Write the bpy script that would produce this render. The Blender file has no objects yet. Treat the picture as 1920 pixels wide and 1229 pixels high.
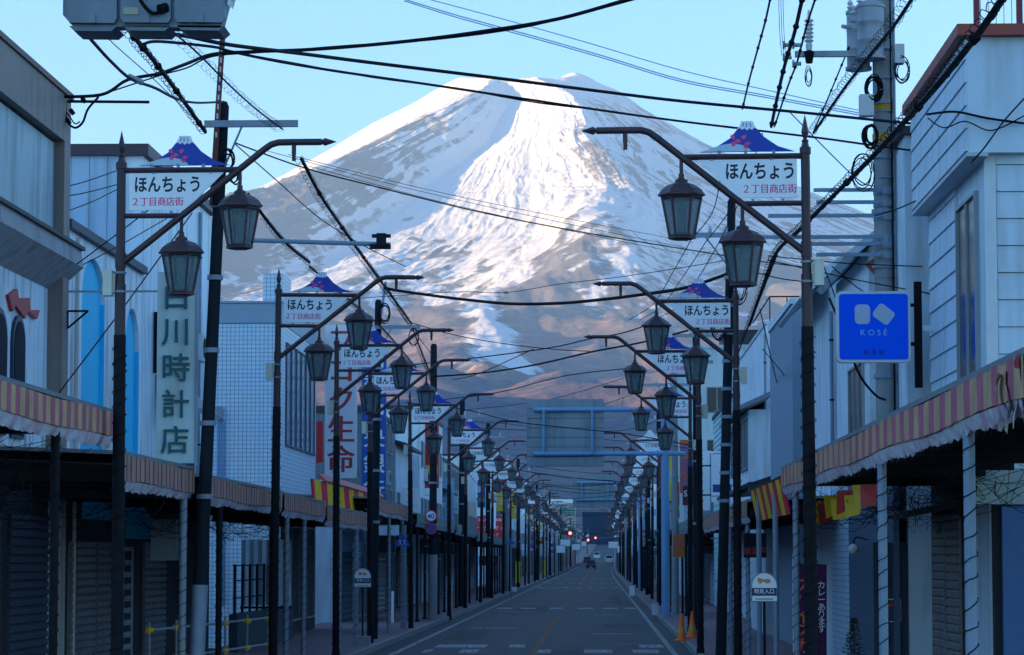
import bpy, bmesh, math, random
import numpy as np
from mathutils import Vector, Matrix, Euler
R=math.radians
random.seed(7)
sc=bpy.context.scene
C=sc.collection

# ---------------------------------------------------------------- camera
cam_d=bpy.data.cameras.new('camera'); cam=bpy.data.objects.new('camera',cam_d); C.objects.link(cam)
sc.camera=cam
FPX=5200.0
cam_d.sensor_width=36; cam_d.lens=FPX/1920*36
cam_d.clip_start=0.5; cam_d.clip_end=90000
cam.location=(0,0,2.3)
cam.rotation_euler=(math.pi/2+0.08279109,0,0.0308457)
CAMR=Euler((math.pi/2+0.08279109,0,0.0308457)).to_matrix()
def at(px,py,Y):
    "the point at distance Y down the street that stands behind a point of the photograph"
    d=CAMR@Vector(((px-960)/FPX,-(py-614.5)/FPX,-1))
    t=Y/d.y
    return Vector((d.x*t,Y,2.3+d.z*t))

# ---------------------------------------------------------------- sky, sun, exposure
SUN_AZ=R(255); SUN_EL=R(4.8)
world=bpy.data.worlds.new("World"); sc.world=world; world.use_nodes=True
nt=world.node_tree; bg=nt.nodes['Background']
sky=nt.nodes.new('ShaderNodeTexSky'); sky.sky_type='NISHITA'; sky.sun_disc=False
sky.sun_elevation=SUN_EL; sky.sun_rotation=SUN_AZ
sky.air_density=1.0; sky.dust_density=0.0; sky.ozone_density=3.0; sky.altitude=1800
hs=nt.nodes.new('ShaderNodeHueSaturation'); hs.inputs['Saturation'].default_value=1.03; nt.links.new(sky.outputs[0],hs.inputs['Color'])
nt.links.new(hs.outputs[0],bg.inputs[0]); bg.inputs[1].default_value=0.15
sun_d=bpy.data.lights.new('sun','SUN'); sun_d.energy=5.0; sun_d.angle=R(0.5); sun_d.color=(1.0,0.62,0.27)
sun=bpy.data.objects.new('sun',sun_d); C.objects.link(sun)
S=Vector((math.sin(SUN_AZ)*math.cos(SUN_EL),math.cos(SUN_AZ)*math.cos(SUN_EL),math.sin(SUN_EL)))
sun.rotation_euler=S.to_track_quat('Z','Y').to_euler()
sc.view_settings.view_transform='Standard'; sc.view_settings.look='None'
sc.view_settings.gamma=1; sc.view_settings.use_curve_mapping=False
sc.view_settings.exposure=2.33

# ---------------------------------------------------------------- materials
MATS={}
def mat(name,col,rough=.75,metal=0.,var=.12,scale=6.,bump=.0,spec=.4,alpha=None,dirt=None,emit=None,emis=0,trans=0):
    """principled material with a slight uneven tone, optional grime (dirt colour) and fine relief"""
    if name in MATS: return MATS[name]
    m=bpy.data.materials.new(name); m.use_nodes=True; MATS[name]=m
    n=m.node_tree.nodes; l=m.node_tree.links; b=n['Principled BSDF']
    b.inputs['Roughness'].default_value=rough; b.inputs['Metallic'].default_value=metal
    b.inputs['Specular IOR Level'].default_value=spec
    tc=n.new('ShaderNodeTexCoord'); nz=n.new('ShaderNodeTexNoise'); nz.inputs['Scale'].default_value=scale; nz.inputs['Detail'].default_value=6
    geo=n.new('ShaderNodeNewGeometry')
    l.new(geo.outputs['Position'],nz.inputs['Vector'])
    mx=n.new('ShaderNodeMix'); mx.data_type='RGBA'
    c=col
    mx.inputs['A'].default_value=(c[0]*(1-var),c[1]*(1-var),c[2]*(1-var),1)
    mx.inputs['B'].default_value=(min(1,c[0]*(1+var)),min(1,c[1]*(1+var)),min(1,c[2]*(1+var)),1)
    l.new(nz.outputs['Fac'],mx.inputs['Factor']); out=mx.outputs['Result']
    if dirt:
        mp=n.new('ShaderNodeMapping'); mp.inputs['Scale'].default_value=(2.2,2.2,.28); l.new(geo.outputs['Position'],mp.inputs['Vector'])
        n2=n.new('ShaderNodeTexNoise'); n2.inputs['Scale'].default_value=1.6; n2.inputs['Detail'].default_value=8; l.new(mp.outputs[0],n2.inputs['Vector'])
        cr=n.new('ShaderNodeValToRGB'); cr.color_ramp.elements[0].position=.47; cr.color_ramp.elements[1].position=.70
        cr.color_ramp.elements[1].color=(.75,.75,.75,1)
        l.new(n2.outputs['Fac'],cr.inputs[0])
        m2=n.new('ShaderNodeMix'); m2.data_type='RGBA'; l.new(cr.outputs[0],m2.inputs['Factor']); l.new(out,m2.inputs['A']); m2.inputs['B'].default_value=(*dirt,1)
        out=m2.outputs['Result']
    l.new(out,b.inputs['Base Color'])
    if bump:
        bp=n.new('ShaderNodeBump'); bp.inputs['Strength'].default_value=bump; bp.inputs['Distance'].default_value=.02
        n3=n.new('ShaderNodeTexNoise'); n3.inputs['Scale'].default_value=scale*6; n3.inputs['Detail'].default_value=5; l.new(geo.outputs['Position'],n3.inputs['Vector'])
        l.new(n3.outputs['Fac'],bp.inputs['Height']); l.new(bp.outputs[0],b.inputs['Normal'])
    if trans: b.inputs['Transmission Weight'].default_value=trans
    if alpha is not None:
        tr=n.new('ShaderNodeBsdfTransparent'); ms=n.new('ShaderNodeMixShader'); ms.inputs[0].default_value=alpha
        l.new(tr.outputs[0],ms.inputs[1]); l.new(b.outputs[0],ms.inputs[2]); l.new(ms.outputs[0],n['Material Output'].inputs['Surface'])
    if emit: b.inputs['Emission Color'].default_value=(*emit,1); b.inputs['Emission Strength'].default_value=emis
    return m

# ---------------------------------------------------------------- mesh builder
def basis(axis):
    a=Vector(axis).normalized(); u=a.orthogonal().normalized(); return a,u,a.cross(u)
class B:
    def __init__(s): s.v=[]; s.f=[]
    def add(s,vs,fs):
        o=len(s.v); s.v+=[tuple(x) for x in vs]; s.f+=[tuple(i+o for i in q) for q in fs]; return s
    def box(s,x0,x1,y0,y1,z0,z1,rz=0,c=None):
        vs=[(x,y,z) for z in (z0,z1) for (x,y) in ((x0,y0),(x1,y0),(x1,y1),(x0,y1))]
        if rz:
            cx,cy=c if c else ((x0+x1)/2,(y0+y1)/2); ca,sa=math.cos(rz),math.sin(rz)
            vs=[(cx+(x-cx)*ca-(y-cy)*sa,cy+(x-cx)*sa+(y-cy)*ca,z) for x,y,z in vs]
        return s.add(vs,[(3,2,1,0),(4,5,6,7),(0,1,5,4),(1,2,6,5),(2,3,7,6),(3,0,4,7)])
    def cyl(s,p0,p1,r0,r1=None,n=10,cap=True):
        r1=r0 if r1 is None else r1
        p0=Vector(p0);p1=Vector(p1); a,u,w=basis(p1-p0)
        vs=[]
        for p,r in ((p0,r0),(p1,r1)):
            for i in range(n):
                t=2*math.pi*i/n; vs.append(p+u*(r*math.cos(t))+w*(r*math.sin(t)))
        fs=[(i,(i+1)%n,n+(i+1)%n,n+i) for i in range(n)]
        if cap: fs+=[tuple(range(n-1,-1,-1)),tuple(range(n,2*n))]
        return s.add(vs,fs)
    def tube(s,pts,r,n=6):
        pts=[Vector(p) for p in pts]; m=len(pts)
        d0=(pts[1]-pts[0]).normalized(); u=d0.orthogonal().normalized(); vs=[]
        for i,p in enumerate(pts):
            d=(pts[min(i+1,m-1)]-pts[max(i-1,0)]).normalized()
            u=(u-d*u.dot(d)); u=u.normalized() if u.length>1e-6 else d.orthogonal().normalized()
            w=d.cross(u); rr=r[i] if isinstance(r,(list,tuple)) else r
            for k in range(n):
                t=2*math.pi*k/n; vs.append(p+u*(rr*math.cos(t))+w*(rr*math.sin(t)))
        fs=[(i*n+k,i*n+(k+1)%n,(i+1)*n+(k+1)%n,(i+1)*n+k) for i in range(m-1) for k in range(n)]
        fs+=[tuple(range(n-1,-1,-1)),tuple(range((m-1)*n,m*n))]
        return s.add(vs,fs)
    def lathe(s,prof,n=12,c=(0,0,0),ph=0,sx=1,sy=1):
        vs=[(c[0]+sx*r*math.cos(2*math.pi*k/n+ph),c[1]+sy*r*math.sin(2*math.pi*k/n+ph),c[2]+z) for r,z in prof for k in range(n)]
        m=len(prof)
        fs=[(i*n+k,i*n+(k+1)%n,(i+1)*n+(k+1)%n,(i+1)*n+k) for i in range(m-1) for k in range(n)]
        if prof[0][0]>1e-4: fs.append(tuple(range(n-1,-1,-1)))
        if prof[-1][0]>1e-4: fs.append(tuple(range((m-1)*n,m*n)))
        return s.add(vs,fs)
    def prism(s,poly,a0,a1,axis='y'):
        "2-D outline pushed from a0 to a1; axis y: outline is (x,z); axis x: (y,z); axis z: (x,y)"
        n=len(poly)
        f={'y':lambda p,a:(p[0],a,p[1]),'x':lambda p,a:(a,p[0],p[1]),'z':lambda p,a:(p[0],p[1],a)}[axis]
        vs=[f(p,a0) for p in poly]+[f(p,a1) for p in poly]
        fs=[(i,(i+1)%n,n+(i+1)%n,n+i) for i in range(n)]+[tuple(range(n-1,-1,-1)),tuple(range(n,2*n))]
        return s.add(vs,fs)
    def mesh(s,name):
        me=bpy.data.meshes.new(name); me.from_pydata(s.v,[],s.f)
        bm=bmesh.new(); bm.from_mesh(me); bmesh.ops.recalc_face_normals(bm,faces=bm.faces); bm.to_mesh(me); bm.free()
        return me
    def build(s,name,m,parent=None,smooth=False,loc=None):
        me=s.mesh(name); me.materials.append(m)
        if smooth:
            me.polygons.foreach_set('use_smooth',[True]*len(me.polygons)); 
            try: me.set_sharp_from_angle(angle=R(40))
            except Exception: pass
        return link(name,me,parent,loc)
def link(name,data,parent=None,loc=None):
    o=bpy.data.objects.new(name,data); C.objects.link(o)
    if parent is not None: o.parent=parent
    if loc is not None: o.location=loc
    return o
def tag(o,label,cat,group=None,kind=None):
    if label: o['label']=label
    if cat: o['category']=cat
    if group: o['group']=group
    if kind: o['kind']=kind
    return o
def thing(name,label,cat,loc=(0,0,0),group=None,rz=0):
    o=link(name,None,None,loc); o.rotation_euler=(0,0,rz); return tag(o,label,cat,group)
def structure(o): o['kind']='structure'; return o
def copy_tree(o,parent=None):
    c=o.copy(); C.objects.link(c)
    if parent is not None: c.parent=parent
    for ch in KIDS(o): copy_tree(ch,c)
    return c
def KIDS(o): return [x for x in list(C.objects) if x.parent==o]
def piece(name,me,parent,loc=(0,0,0),rot=None,scale=None):
    o=link(name,me,parent,loc)
    if rot: o.rotation_euler=rot
    if scale: o.scale=scale
    return o

# ---------------------------------------------------------------- terrain and mountain
def perlin(x,y,seed=0):
    x=np.asarray(x,float); y=np.asarray(y,float)
    xi=np.floor(x).astype(np.int64); yi=np.floor(y).astype(np.int64); xf=x-xi; yf=y-yi
    def g(ix,iy,dx,dy):
        h=(ix*374761393+iy*668265263+seed*974711)&0xffffffff
        h=((h^(h>>13))*1274126177)&0xffffffff; h=h^(h>>16)
        a=h*(2*math.pi/4294967296.0); return np.cos(a)*dx+np.sin(a)*dy
    u=xf*xf*xf*(xf*(xf*6-15)+10); v=yf*yf*yf*(yf*(yf*6-15)+10)
    a=g(xi,yi,xf,yf); b=g(xi+1,yi,xf-1,yf); c=g(xi,yi+1,xf,yf-1); d=g(xi+1,yi+1,xf-1,yf-1)
    return ((a+(b-a)*u)+((c+(d-c)*u)-(a+(b-a)*u))*v)*1.5
def fbm(x,y,o=5,seed=0,gain=.5,ridged=False):
    t=0; a=1; s=0
    for i in range(o):
        p=perlin(x*2**i,y*2**i,seed+i*17)
        if ridged: p=1-2*np.abs(p)
        t=t+p*a; s+=a; a*=gain
    return t/s
K=2.788
FC=Vector((-379,14500,0))
def zp(y): 
    "rise of the street"
    return 0.0 if y<350 else 1.15e-5*(y-350)**2
def build_fuji():
    NT,NR=1240,620
    u_=np.linspace(-1,1,NT); th=np.radians(58*u_+46*u_**5)[None,:]*np.ones((NR,1))
    rr=np.concatenate([np.linspace(0,120,24,endpoint=False),120*(4690/120.)**(np.linspace(0,1,NR-24))])
    r=rr[:,None]*np.ones((1,NT))
    tab=[(0,872),(70,874),(110,882),(130,884),(180,862),(260,824),(377,760),(517,690),(615,646),(800,575),(1000,500),(1250,415),(1500,345),(2000,245),(2500,172),(3000,118),(3500,76),(4000,38),(4400,12),(4700,0)]
    h=np.interp(r,[a for a,b in tab],[b for a,b in tab])
    x=r*np.sin(th); y=-r*np.cos(th)
    h=h-np.interp(np.degrees(th),[-104,-60,-32],[1,.9,0])*np.interp(r,[300,520,800,1500],[0,24,30,20])
    h=h-np.interp(np.degrees(th),[15,60,104],[0,1,1])*np.interp(r,[150,330,700],[0,10,16])
    h=h+33*np.exp(-((x-88)/40)**2-((y+15)/70)**2)+15*np.exp(-((x-175)/42)**2-((y+5)/90)**2)+17*np.exp(-((x+125)/75)**2-((y+20)/80)**2)+8*np.exp(-((x+40)/40)**2-((y-0)/60)**2)
    thd=np.degrees(th)
    lr=np.log(np.maximum(r,60)/60.)
    warp=5*perlin(lr*1.2,thd/40.,5)+1.3*perlin(lr*3,thd/9.,6)+.5*perlin(lr*9,thd/4.,8)
    tw=thd+warp+np.interp(r,[150,230,1000,1600],[2,-4,5,9])
    gx=[-180,-80,-58,-44,-30,-25,-19,-12,-4,6,12,15,19,30,38,48,60,75,180]
    gz=[0,0,4,4,18,34,0,-62,-44,-6,34,44,8,-20,-8,-12,0,0,0]
    G=np.interp(tw,gx,gz)
    amp=np.interp(r,[110,200,350,900,1400,2200],[0,.6,1.7,3.0,2.0,0])
    h=h+G*amp/K
    bx=lambda th0,r0,st,sr,a: a*np.exp(-((thd-th0)/st)**2-((r-r0)/sr)**2)
    h=h+bx(-4,1350,5,330,-26)+bx(6,1250,4,420,24)+bx(-13,1500,3.5,500,18)+bx(17,1500,4,500,20)+bx(11.5,1450,2.6,480,-16)+bx(2.5,2100,1.6,900,-14)+bx(-20,1700,3,600,12)
    # radial ribs and gullies
    a1=np.interp(r,[115,250,800,1500,2600,4000],[0,1,7,26,26,3])
    rib=fbm(tw/11.+3,lr*.9,4,11,ridged=True)
    h=h+(rib-.2)*a1*.75
    a2=np.interp(r,[115,250,800,1500,2600,4000],[0,2.2,7,9,6,1])
    side=np.interp(thd,[-112,-45,-28,20,30,112],[.35,.5,.75,.7,.6,.45])
    rib2=fbm(tw/2.6,lr*3.2,4,31,ridged=True)
    h=h+(rib2-.2)*a2*side
    n1=fbm(x/170.,y/170.,6,51,gain=.55,ridged=True)
    a3=np.interp(r,[115,200,700,1500,2600,4200],[0,1.2,6,16,12,2])
    n0=fbm(x/420.+9,y/420.,3,151,ridged=True)
    h=h+(n0-.3)*np.interp(r,[900,1600,2600,3600,4300],[0,16,44,40,0])
    rocky=np.clip(fbm(x/120.,y/120.,3,77)*2.2+.55,0.12,1)*np.interp(thd,[-70,-40,-25,22,35,112],[.12,.35,.7,.6,.45,.4])
    crag=2.1*np.exp(-((thd+27)/10)**2-((r-800)/420)**2)+1.8*np.exp(-((tw-14)/7)**2-((r-720)/330)**2)+.8*np.exp(-((thd+2)/30)**2-((r-1450)/350)**2)
    h=h+n1*a3*.55*(rocky+crag)
    n2=fbm(x/22.,y/22.,4,91,gain=.6)
    h=h+n2*np.interp(r,[60,200,900,2500,4300],[.8,1.2,2.6,3.4,.8])*(.3+.65*rocky+.9*crag)
    h=np.where(r>4300,np.minimum(h,np.interp(r,[4300,4690],[30,0])),h)
    z=2.3+h*K
    X=FC.x+x*K; Y=FC.y+y*K
    # how much snow lies: high ground and gullies keep it, wind-swept ribs and the forest below do not
    hm=h/900.
    n3=fbm(x/45.,y/45.,5,7,gain=.6); n4=fbm(tw/1.3,lr*2.2,4,9,gain=.65)
    snow=(hm-.27)*7-(rib-.15)*1.5-(rib2)*.6+n3*1.6
    snow=np.maximum(snow,(hm-.08)*4.6-(rib+.12)*7+n3*.9)
    swept=np.interp(tw,[-120,-32,-27,-15,-12,16,24,60,112],[.07,.09,.75,.45,.05,.15,.75,.9,.85])*np.interp(r,[130,260,1500],[.3,1,1])
    bare=np.clip((n4*2.8+n3*1.0+n1*1.3-.62+swept*.55+crag*.5),0,1)
    snow=np.clip(snow,0,1)*(1-.95*bare*np.clip(swept+.38*crag,0,1))
    gul=0
    for (rr_,tt_,w_) in (([1050,1250,1500,1700,2080,2350,2700],[-8.5,-5.2,-2.4,-.7,.8,1.1,.6],.62),([1150,1330,1550,1700],[2.9,.9,.1,-.5],.8),([1350,1500,1700,1850],[8.5,6.6,4.6,3.6],.42),([900,1150,1400,1650],[-12,-9.5,-6.5,-3.6],.5)):
        tc_=np.interp(r,rr_,tt_)+.5*perlin(lr*14,thd*0+w_*9,61); inr=np.clip((r-rr_[0])/120,0,1)*np.clip((rr_[-1]-r)/220,0,1)
        gul=gul+np.exp(-((thd-tc_)/(w_*(1.25+.9*perlin(lr*20,thd/3,63))))**2)*inr
    snow=np.clip(snow,0,1.2)+np.clip(gul,0,1)*(1.0+.5*n3)
    trees=np.clip(((.38-hm)*9+n3*1.3),0,1)
    vs=np.stack([X,Y,z],-1).reshape(-1,3).astype(np.float32)
    i=np.arange(NR-1)[:,None]*NT+np.arange(NT-1)[None,:]
    q=np.stack([i,i+NT,i+NT+1,i+1],-1).reshape(-1,4).astype(np.int32)
    me=bpy.data.meshes.new('mountain'); me.vertices.add(len(vs)); me.vertices.foreach_set('co',vs.ravel())
    me.loops.add(q.size); me.loops.foreach_set('vertex_index',q.ravel())
    me.polygons.add(len(q)); me.polygons.foreach_set('loop_start',np.arange(0,q.size,4,dtype=np.int32))
    me.polygons.foreach_set('use_smooth',np.ones(len(q),bool))
    me.update(calc_edges=True)
    ca=me.color_attributes.new('cover','FLOAT_COLOR','POINT')
    col=np.stack([snow,trees,bare,np.ones_like(snow)],-1).reshape(-1,4).astype(np.float32)
    ca.data.foreach_set('color',col.ravel())
    m=bpy.data.materials.new('snowy_mountain'); m.use_nodes=True; n=m.node_tree.nodes; l=m.node_tree.links; b=n['Principled BSDF']
    b.inputs['Roughness'].default_value=.85; b.inputs['Specular IOR Level'].default_value=.1
    at_=n.new('ShaderNodeVertexColor'); at_.layer_name='cover'; sp=n.new('ShaderNodeSeparateColor'); l.new(at_.outputs[0],sp.inputs[0])
    geo=n.new('ShaderNodeNewGeometry')
    nz=n.new('ShaderNodeTexNoise'); nz.inputs['Scale'].default_value=.022; nz.inputs['Detail'].default_value=8; nz.inputs['Roughness'].default_value=.68
    l.new(geo.outputs['Position'],nz.inputs['Vector'])
    nf=n.new('ShaderNodeTexNoise'); nf.inputs['Scale'].default_value=.007; nf.inputs['Detail'].default_value=10; nf.inputs['Roughness'].default_value=.7
    l.new(geo.outputs['Position'],nf.inputs['Vector'])
    ad=n.new('ShaderNodeMath'); ad.operation='ADD'; l.new(sp.outputs[0],ad.inputs[0])
    sb=n.new('ShaderNodeMath'); sb.operation='MULTIPLY_ADD'; l.new(nz.outputs['Fac'],sb.inputs[0]); sb.inputs[1].default_value=1.5; sb.inputs[2].default_value=-.75
    l.new(sb.outputs[0],ad.inputs[1])
    rp=n.new('ShaderNodeValToRGB'); rp.color_ramp.elements[0].position=.28; rp.color_ramp.elements[1].position=.62; l.new(ad.outputs[0],rp.inputs[0])
    rock=n.new('ShaderNodeMix'); rock.data_type='RGBA'; rock.inputs['A'].default_value=(.10,.10,.115,1); rock.inputs['B'].default_value=(.27,.26,.27,1); l.new(nf.outputs['Fac'],rock.inputs['Factor'])
    wood=n.new('ShaderNodeValToRGB'); wood.color_ramp.elements[0].position=.35; wood.color_ramp.elements[1].position=.68
    wood.color_ramp.elements[0].color=(.085,.11,.155,1); wood.color_ramp.elements[1].color=(.34,.22,.17,1); l.new(nz.outputs['Fac'],wood.inputs[0])  # blue shade and orange sunlit patches of the forest put into these tones
    w2=n.new('ShaderNodeMix'); w2.data_type='RGBA'; l.new(sp.outputs[1],w2.inputs['Factor']); l.new(rock.outputs['Result'],w2.inputs['A']); l.new(wood.outputs[0],w2.inputs['B'])
    fin=n.new('ShaderNodeMix'); fin.data_type='RGBA'; l.new(rp.outputs[0],fin.inputs['Factor']); l.new(w2.outputs['Result'],fin.inputs['A']); fin.inputs['B'].default_value=(.77,.78,.80,1)
    l.new(fin.outputs['Result'],b.inputs['Base Color'])
    bp=n.new('ShaderNodeBump'); bp.inputs['Strength'].default_value=.9; bp.inputs['Distance'].default_value=14
    l.new(nz.outputs['Fac'],bp.inputs['Height']); l.new(bp.outputs[0],b.inputs['Normal'])
    me.materials.append(m)
    o=link('mountain',me); structure(o); return o
fuji=build_fuji()

# ground sheet: town plain rising gently to the foot of the mountain
def ground():
    xs=[-9000,-6000,-4000,-3000,-2200,-1500,-900,-500,-200,-60,-20,20,60,200,500,900,1500,2200,3000,4000,6000,9000]
    ys=[-3000,-1000,-300,-60,0,50,100,200,300,350]+list(range(400,1601,100))+[2000,3000,5000,8000]
    b=B(); n=len(xs)
    for y in ys:
        for x in xs: b.v.append((x,y,min(zp(y),12.)-.16))
    for j in range(len(ys)-1):
        for i in range(n-1): b.f.append((j*n+i,j*n+i+1,(j+1)*n+i+1,(j+1)*n+i))
    return structure(b.build('ground',mat('bare_ground',(.07,.072,.065),.95,var=.4,scale=.3)))
ground()
def shade_hills():
    "wooded range east of the town; out of view, placed and shaped to keep the low sun off the street"
    b=B(); ys=np.linspace(-1600,5200,75); prof=[(-1200,0),(-700,.42),(-250,.86),(0,1),(250,.84),(700,.4),(1150,0)]
    for j,y in enumerate(ys):
        hh=(430+max(0,y-3600)*.035+60*math.sin(y/420.)+35*math.sin(y/170.+1)+(90*math.sin(y/610.+2)*(y>2500)))*min(1,(y+1600)/500)*min(1,(5200-y)/900)
        cx=-2200-max(0,y-3500)*.36
        for (x,k) in prof: b.v.append((cx+x+40*math.sin(y/300.+k*3),y,-2+hh*k*(1+.1*math.sin(y/90.+x))+ (k>0)*8*math.sin(y/37.+x/50)))
    n=len(prof)
    for j in range(len(ys)-1):
        for i in range(n-1): b.f.append((j*n+i,j*n+i+1,(j+1)*n+i+1,(j+1)*n+i))
    return structure(b.build('shade_hills',mat('wooded_hill',(.07,.06,.045),.95,var=.5,scale=.02),smooth=True))
shade_hills()  # unseen range, added for the shade it throws on the street

def haze():
    b=B().box(-13800,13800,-3300,20500,-30,2640)
    o=b.build('haze',None) if False else link('haze',b.mesh('haze'))
    m=bpy.data.materials.new('haze'); m.use_nodes=True; n=m.node_tree.nodes; n.remove(n['Principled BSDF'])
    v=n.new('ShaderNodeVolumePrincipled'); v.inputs['Color'].default_value=(.42,.68,1,1); v.inputs['Density'].default_value=5.0e-5; v.inputs['Anisotropy'].default_value=.0
    m.node_tree.links.new(v.outputs[0],n['Material Output'].inputs['Volume']); o.data.materials.append(m); o['kind']='stuff'
haze()

# ---------------------------------------------------------------- road and pavements
def shift(y): return 0 if y<250 else .9e-5*(y-250)**2 if y<620 else .9e-5*370**2+.00666*(y-620)
YS=[-20,10]+list(range(20,420,10))+list(range(420,1300,40))
def strip(x0,x1,dz,ys=YS,y0=None,y1=None,lift=0):
    b=B(); yy=[y for y in ys if (y0 is None or y>y0) and (y1 is None or y<y1)]
    if y0 is not None: yy=[y0]+yy
    if y1 is not None: yy=yy+[y1]
    for y in yy:
        b.v.append((x0+shift(y),y,zp(y)+dz)); b.v.append((x1+shift(y),y,zp(y)+dz))
    for j in range(len(yy)-1): b.f.append((2*j,2*j+1,2*j+3,2*j+2))
    return b
def asphalt():
    m=bpy.data.materials.new('asphalt'); m.use_nodes=True; n=m.node_tree.nodes; l=m.node_tree.links; b=n['Principled BSDF']
    geo=n.new('ShaderNodeNewGeometry')
    n1=n.new('ShaderNodeTexNoise'); n1.inputs['Scale'].default_value=.35; n1.inputs['Detail'].default_value=6; n1.inputs['Roughness'].default_value=.65
    mp=n.new('ShaderNodeMapping'); mp.inputs['Scale'].default_value=(1.4,.16,1); l.new(geo.outputs['Position'],mp.inputs['Vector']); l.new(mp.outputs[0],n1.inputs['Vector'])
    n1.inputs['Scale'].default_value=1.1
    n2=n.new('ShaderNodeTexNoise'); n2.inputs['Scale'].default_value=60; l.new(geo.outputs['Position'],n2.inputs['Vector'])
    r=n.new('ShaderNodeValToRGB'); r.color_ramp.elements[0].position=.3; r.color_ramp.elements[1].position=.72
    r.color_ramp.elements[0].color=(.012,.021,.033,1); r.color_ramp.elements[1].color=(.034,.050,.068,1); l.new(n1.outputs['Fac'],r.inputs[0])
    mu=n.new('ShaderNodeMix'); mu.data_type='RGBA'; mu.blend_type='MULTIPLY'; mu.inputs['Factor'].default_value=.5; l.new(r.outputs[0],mu.inputs['A']); l.new(n2.outputs['Color'],mu.inputs['B'])
    l.new(mu.outputs['Result'],b.inputs['Base Color']); b.inputs['Roughness'].default_value=.72; b.inputs['Specular IOR Level'].default_value=.35
    bp=n.new('ShaderNodeBump'); bp.inputs['Strength'].default_value=.25; bp.inputs['Distance'].default_value=.01; l.new(n2.outputs['Fac'],bp.inputs['Height']); l.new(bp.outputs[0],b.inputs['Normal'])
    return m
ASPH=asphalt()
road=structure(strip(-5.5,2.25,0).build('road',ASPH))
def worn(name,col):
    "road paint, worn through in places"
    m=mat(name,col,.8,var=.15,scale=3); n=m.node_tree.nodes; l=m.node_tree.links
    nz=n.new('ShaderNodeTexNoise'); nz.inputs['Scale'].default_value=9; nz.inputs['Detail'].default_value=6
    g=n.new('ShaderNodeNewGeometry'); l.new(g.outputs['Position'],nz.inputs['Vector'])
    cr=n.new('ShaderNodeValToRGB'); cr.color_ramp.elements[0].position=.4; cr.color_ramp.elements[1].position=.56; l.new(nz.outputs['Fac'],cr.inputs[0])
    tr=n.new('ShaderNodeBsdfTransparent'); ms=n.new('ShaderNodeMixShader'); l.new(cr.outputs[0],ms.inputs[0]); l.new(tr.outputs[0],ms.inputs[1]); l.new(n['Principled BSDF'].outputs[0],ms.inputs[2])
    l.new(ms.outputs[0],n['Material Output'].inputs['Surface']); return m
WP=worn('white_road_paint',(.40,.42,.44)); OP=worn('orange_road_paint',(.30,.13,.06))
b=B()
for x0,x1 in ((-4.98,-4.83),(1.76,1.9)):
    s=strip(x0,x1,.005,y0=20,y1=560); b.add(s.v,s.f)
for yc,xs in ((67.5,[(-3.4,-2.95),(-1.5,-1.15),(-.35,.35),(.85,1.5),(-4.3,-4.1)]),(71.5,[(-4.2,-2.9),(-2.3,-1.9),(1.05,1.7)]),(125,[(-4.6,-3.9),(-3.5,-2.8),(-2.2,-1.6),(-.9,-.2),(.2,.9),(1.2,1.7)]),(63,[(.0,.7)])):
    for a,c in xs: b.add(*(lambda s:(s.v,s.f))(strip(a,c,.006,y0=yc,y1=yc+(2.4 if yc<100 else 3.2))))
for yc in (84,112,150,205):
    b.add(*(lambda s:(s.v,s.f))(strip(-.2,1.0,.006,y0=yc,y1=yc+.6)))
    b.add(*(lambda s:(s.v,s.f))(strip(-4.2,-2.6,.006,y0=yc+7,y1=yc+7.6)))
for yc in (212,250,300):
    for k in range(7): b.add(*(lambda s:(s.v,s.f))(strip(-4.6+k*.95,-4.1+k*.95,.006,y0=yc,y1=yc+4)))
structure(b.build('road_marking',WP))
b=B(); s=strip(-1.64,-1.5,.005,y0=20,y1=560); b.add(s.v,s.f); structure(b.build('road_marking',OP))
PATCH=mat('new_asphalt_patch',(.014,.018,.024),.8,var=.2,scale=5)
b=B()
for (a_,c_,y0,y1) in ((-4.4,-3.3,78,88),(.2,1.5,92,97),(-1.2,-.3,60,70),(-3.6,-2.2,118,132),(.6,1.3,140,165)):
    s=strip(a_,c_,.003,y0=y0,y1=y1); b.add(s.v,s.f)
structure(b.build('road_patch',PATCH))
for i,(x_,y_) in enumerate(((.75,74),(-3.1,93),(-.4,108),(1.0,152))):
    o=B().lathe([(.33,.004),(.33,.010),(.29,.010),(.285,.006),(0,.007)],20,c=(x_,y_,0)).build('manhole_cover',mat('cast_iron',(.03,.032,.036),.5,.3)); tag(o,'round iron manhole cover in the road, %s from the camera'%['nearest','second','third','fourth'][i],'manhole cover','manhole covers in the road')
# pavements (raised) with kerbs in stones; gaps where side lanes and the parking place open
PAV=mat('pink_paving',(.20,.13,.15),.85,var=.25,scale=2.5,bump=.3,dirt=(.16,.14,.14))
for x0,x1 in ((-9.2,-5.62),(2.37,6.2)):
    s=strip(x0,x1,.13); structure(s.build('pavement',PAV))
b=B()
KB=mat('kerb_stone',(.24,.24,.24),.85,var=.3,scale=4,bump=.3)
for sx in (-1,1):
    y=22.
    x0,x1=((-5.62,-5.5) if sx<0 else (2.25,2.37))
    while y<300:
        dx=shift(y); b.box(x0+dx,x1+dx,y,y+.985,zp(y)-.1,zp(y)+.14+random.uniform(-.006,.006)); y+=1.0
    s=strip(x0,x1,.14,y0=300,y1=1200); b.add(s.v,s.f)
kerb=structure(b.build('kerb',KB))

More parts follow.
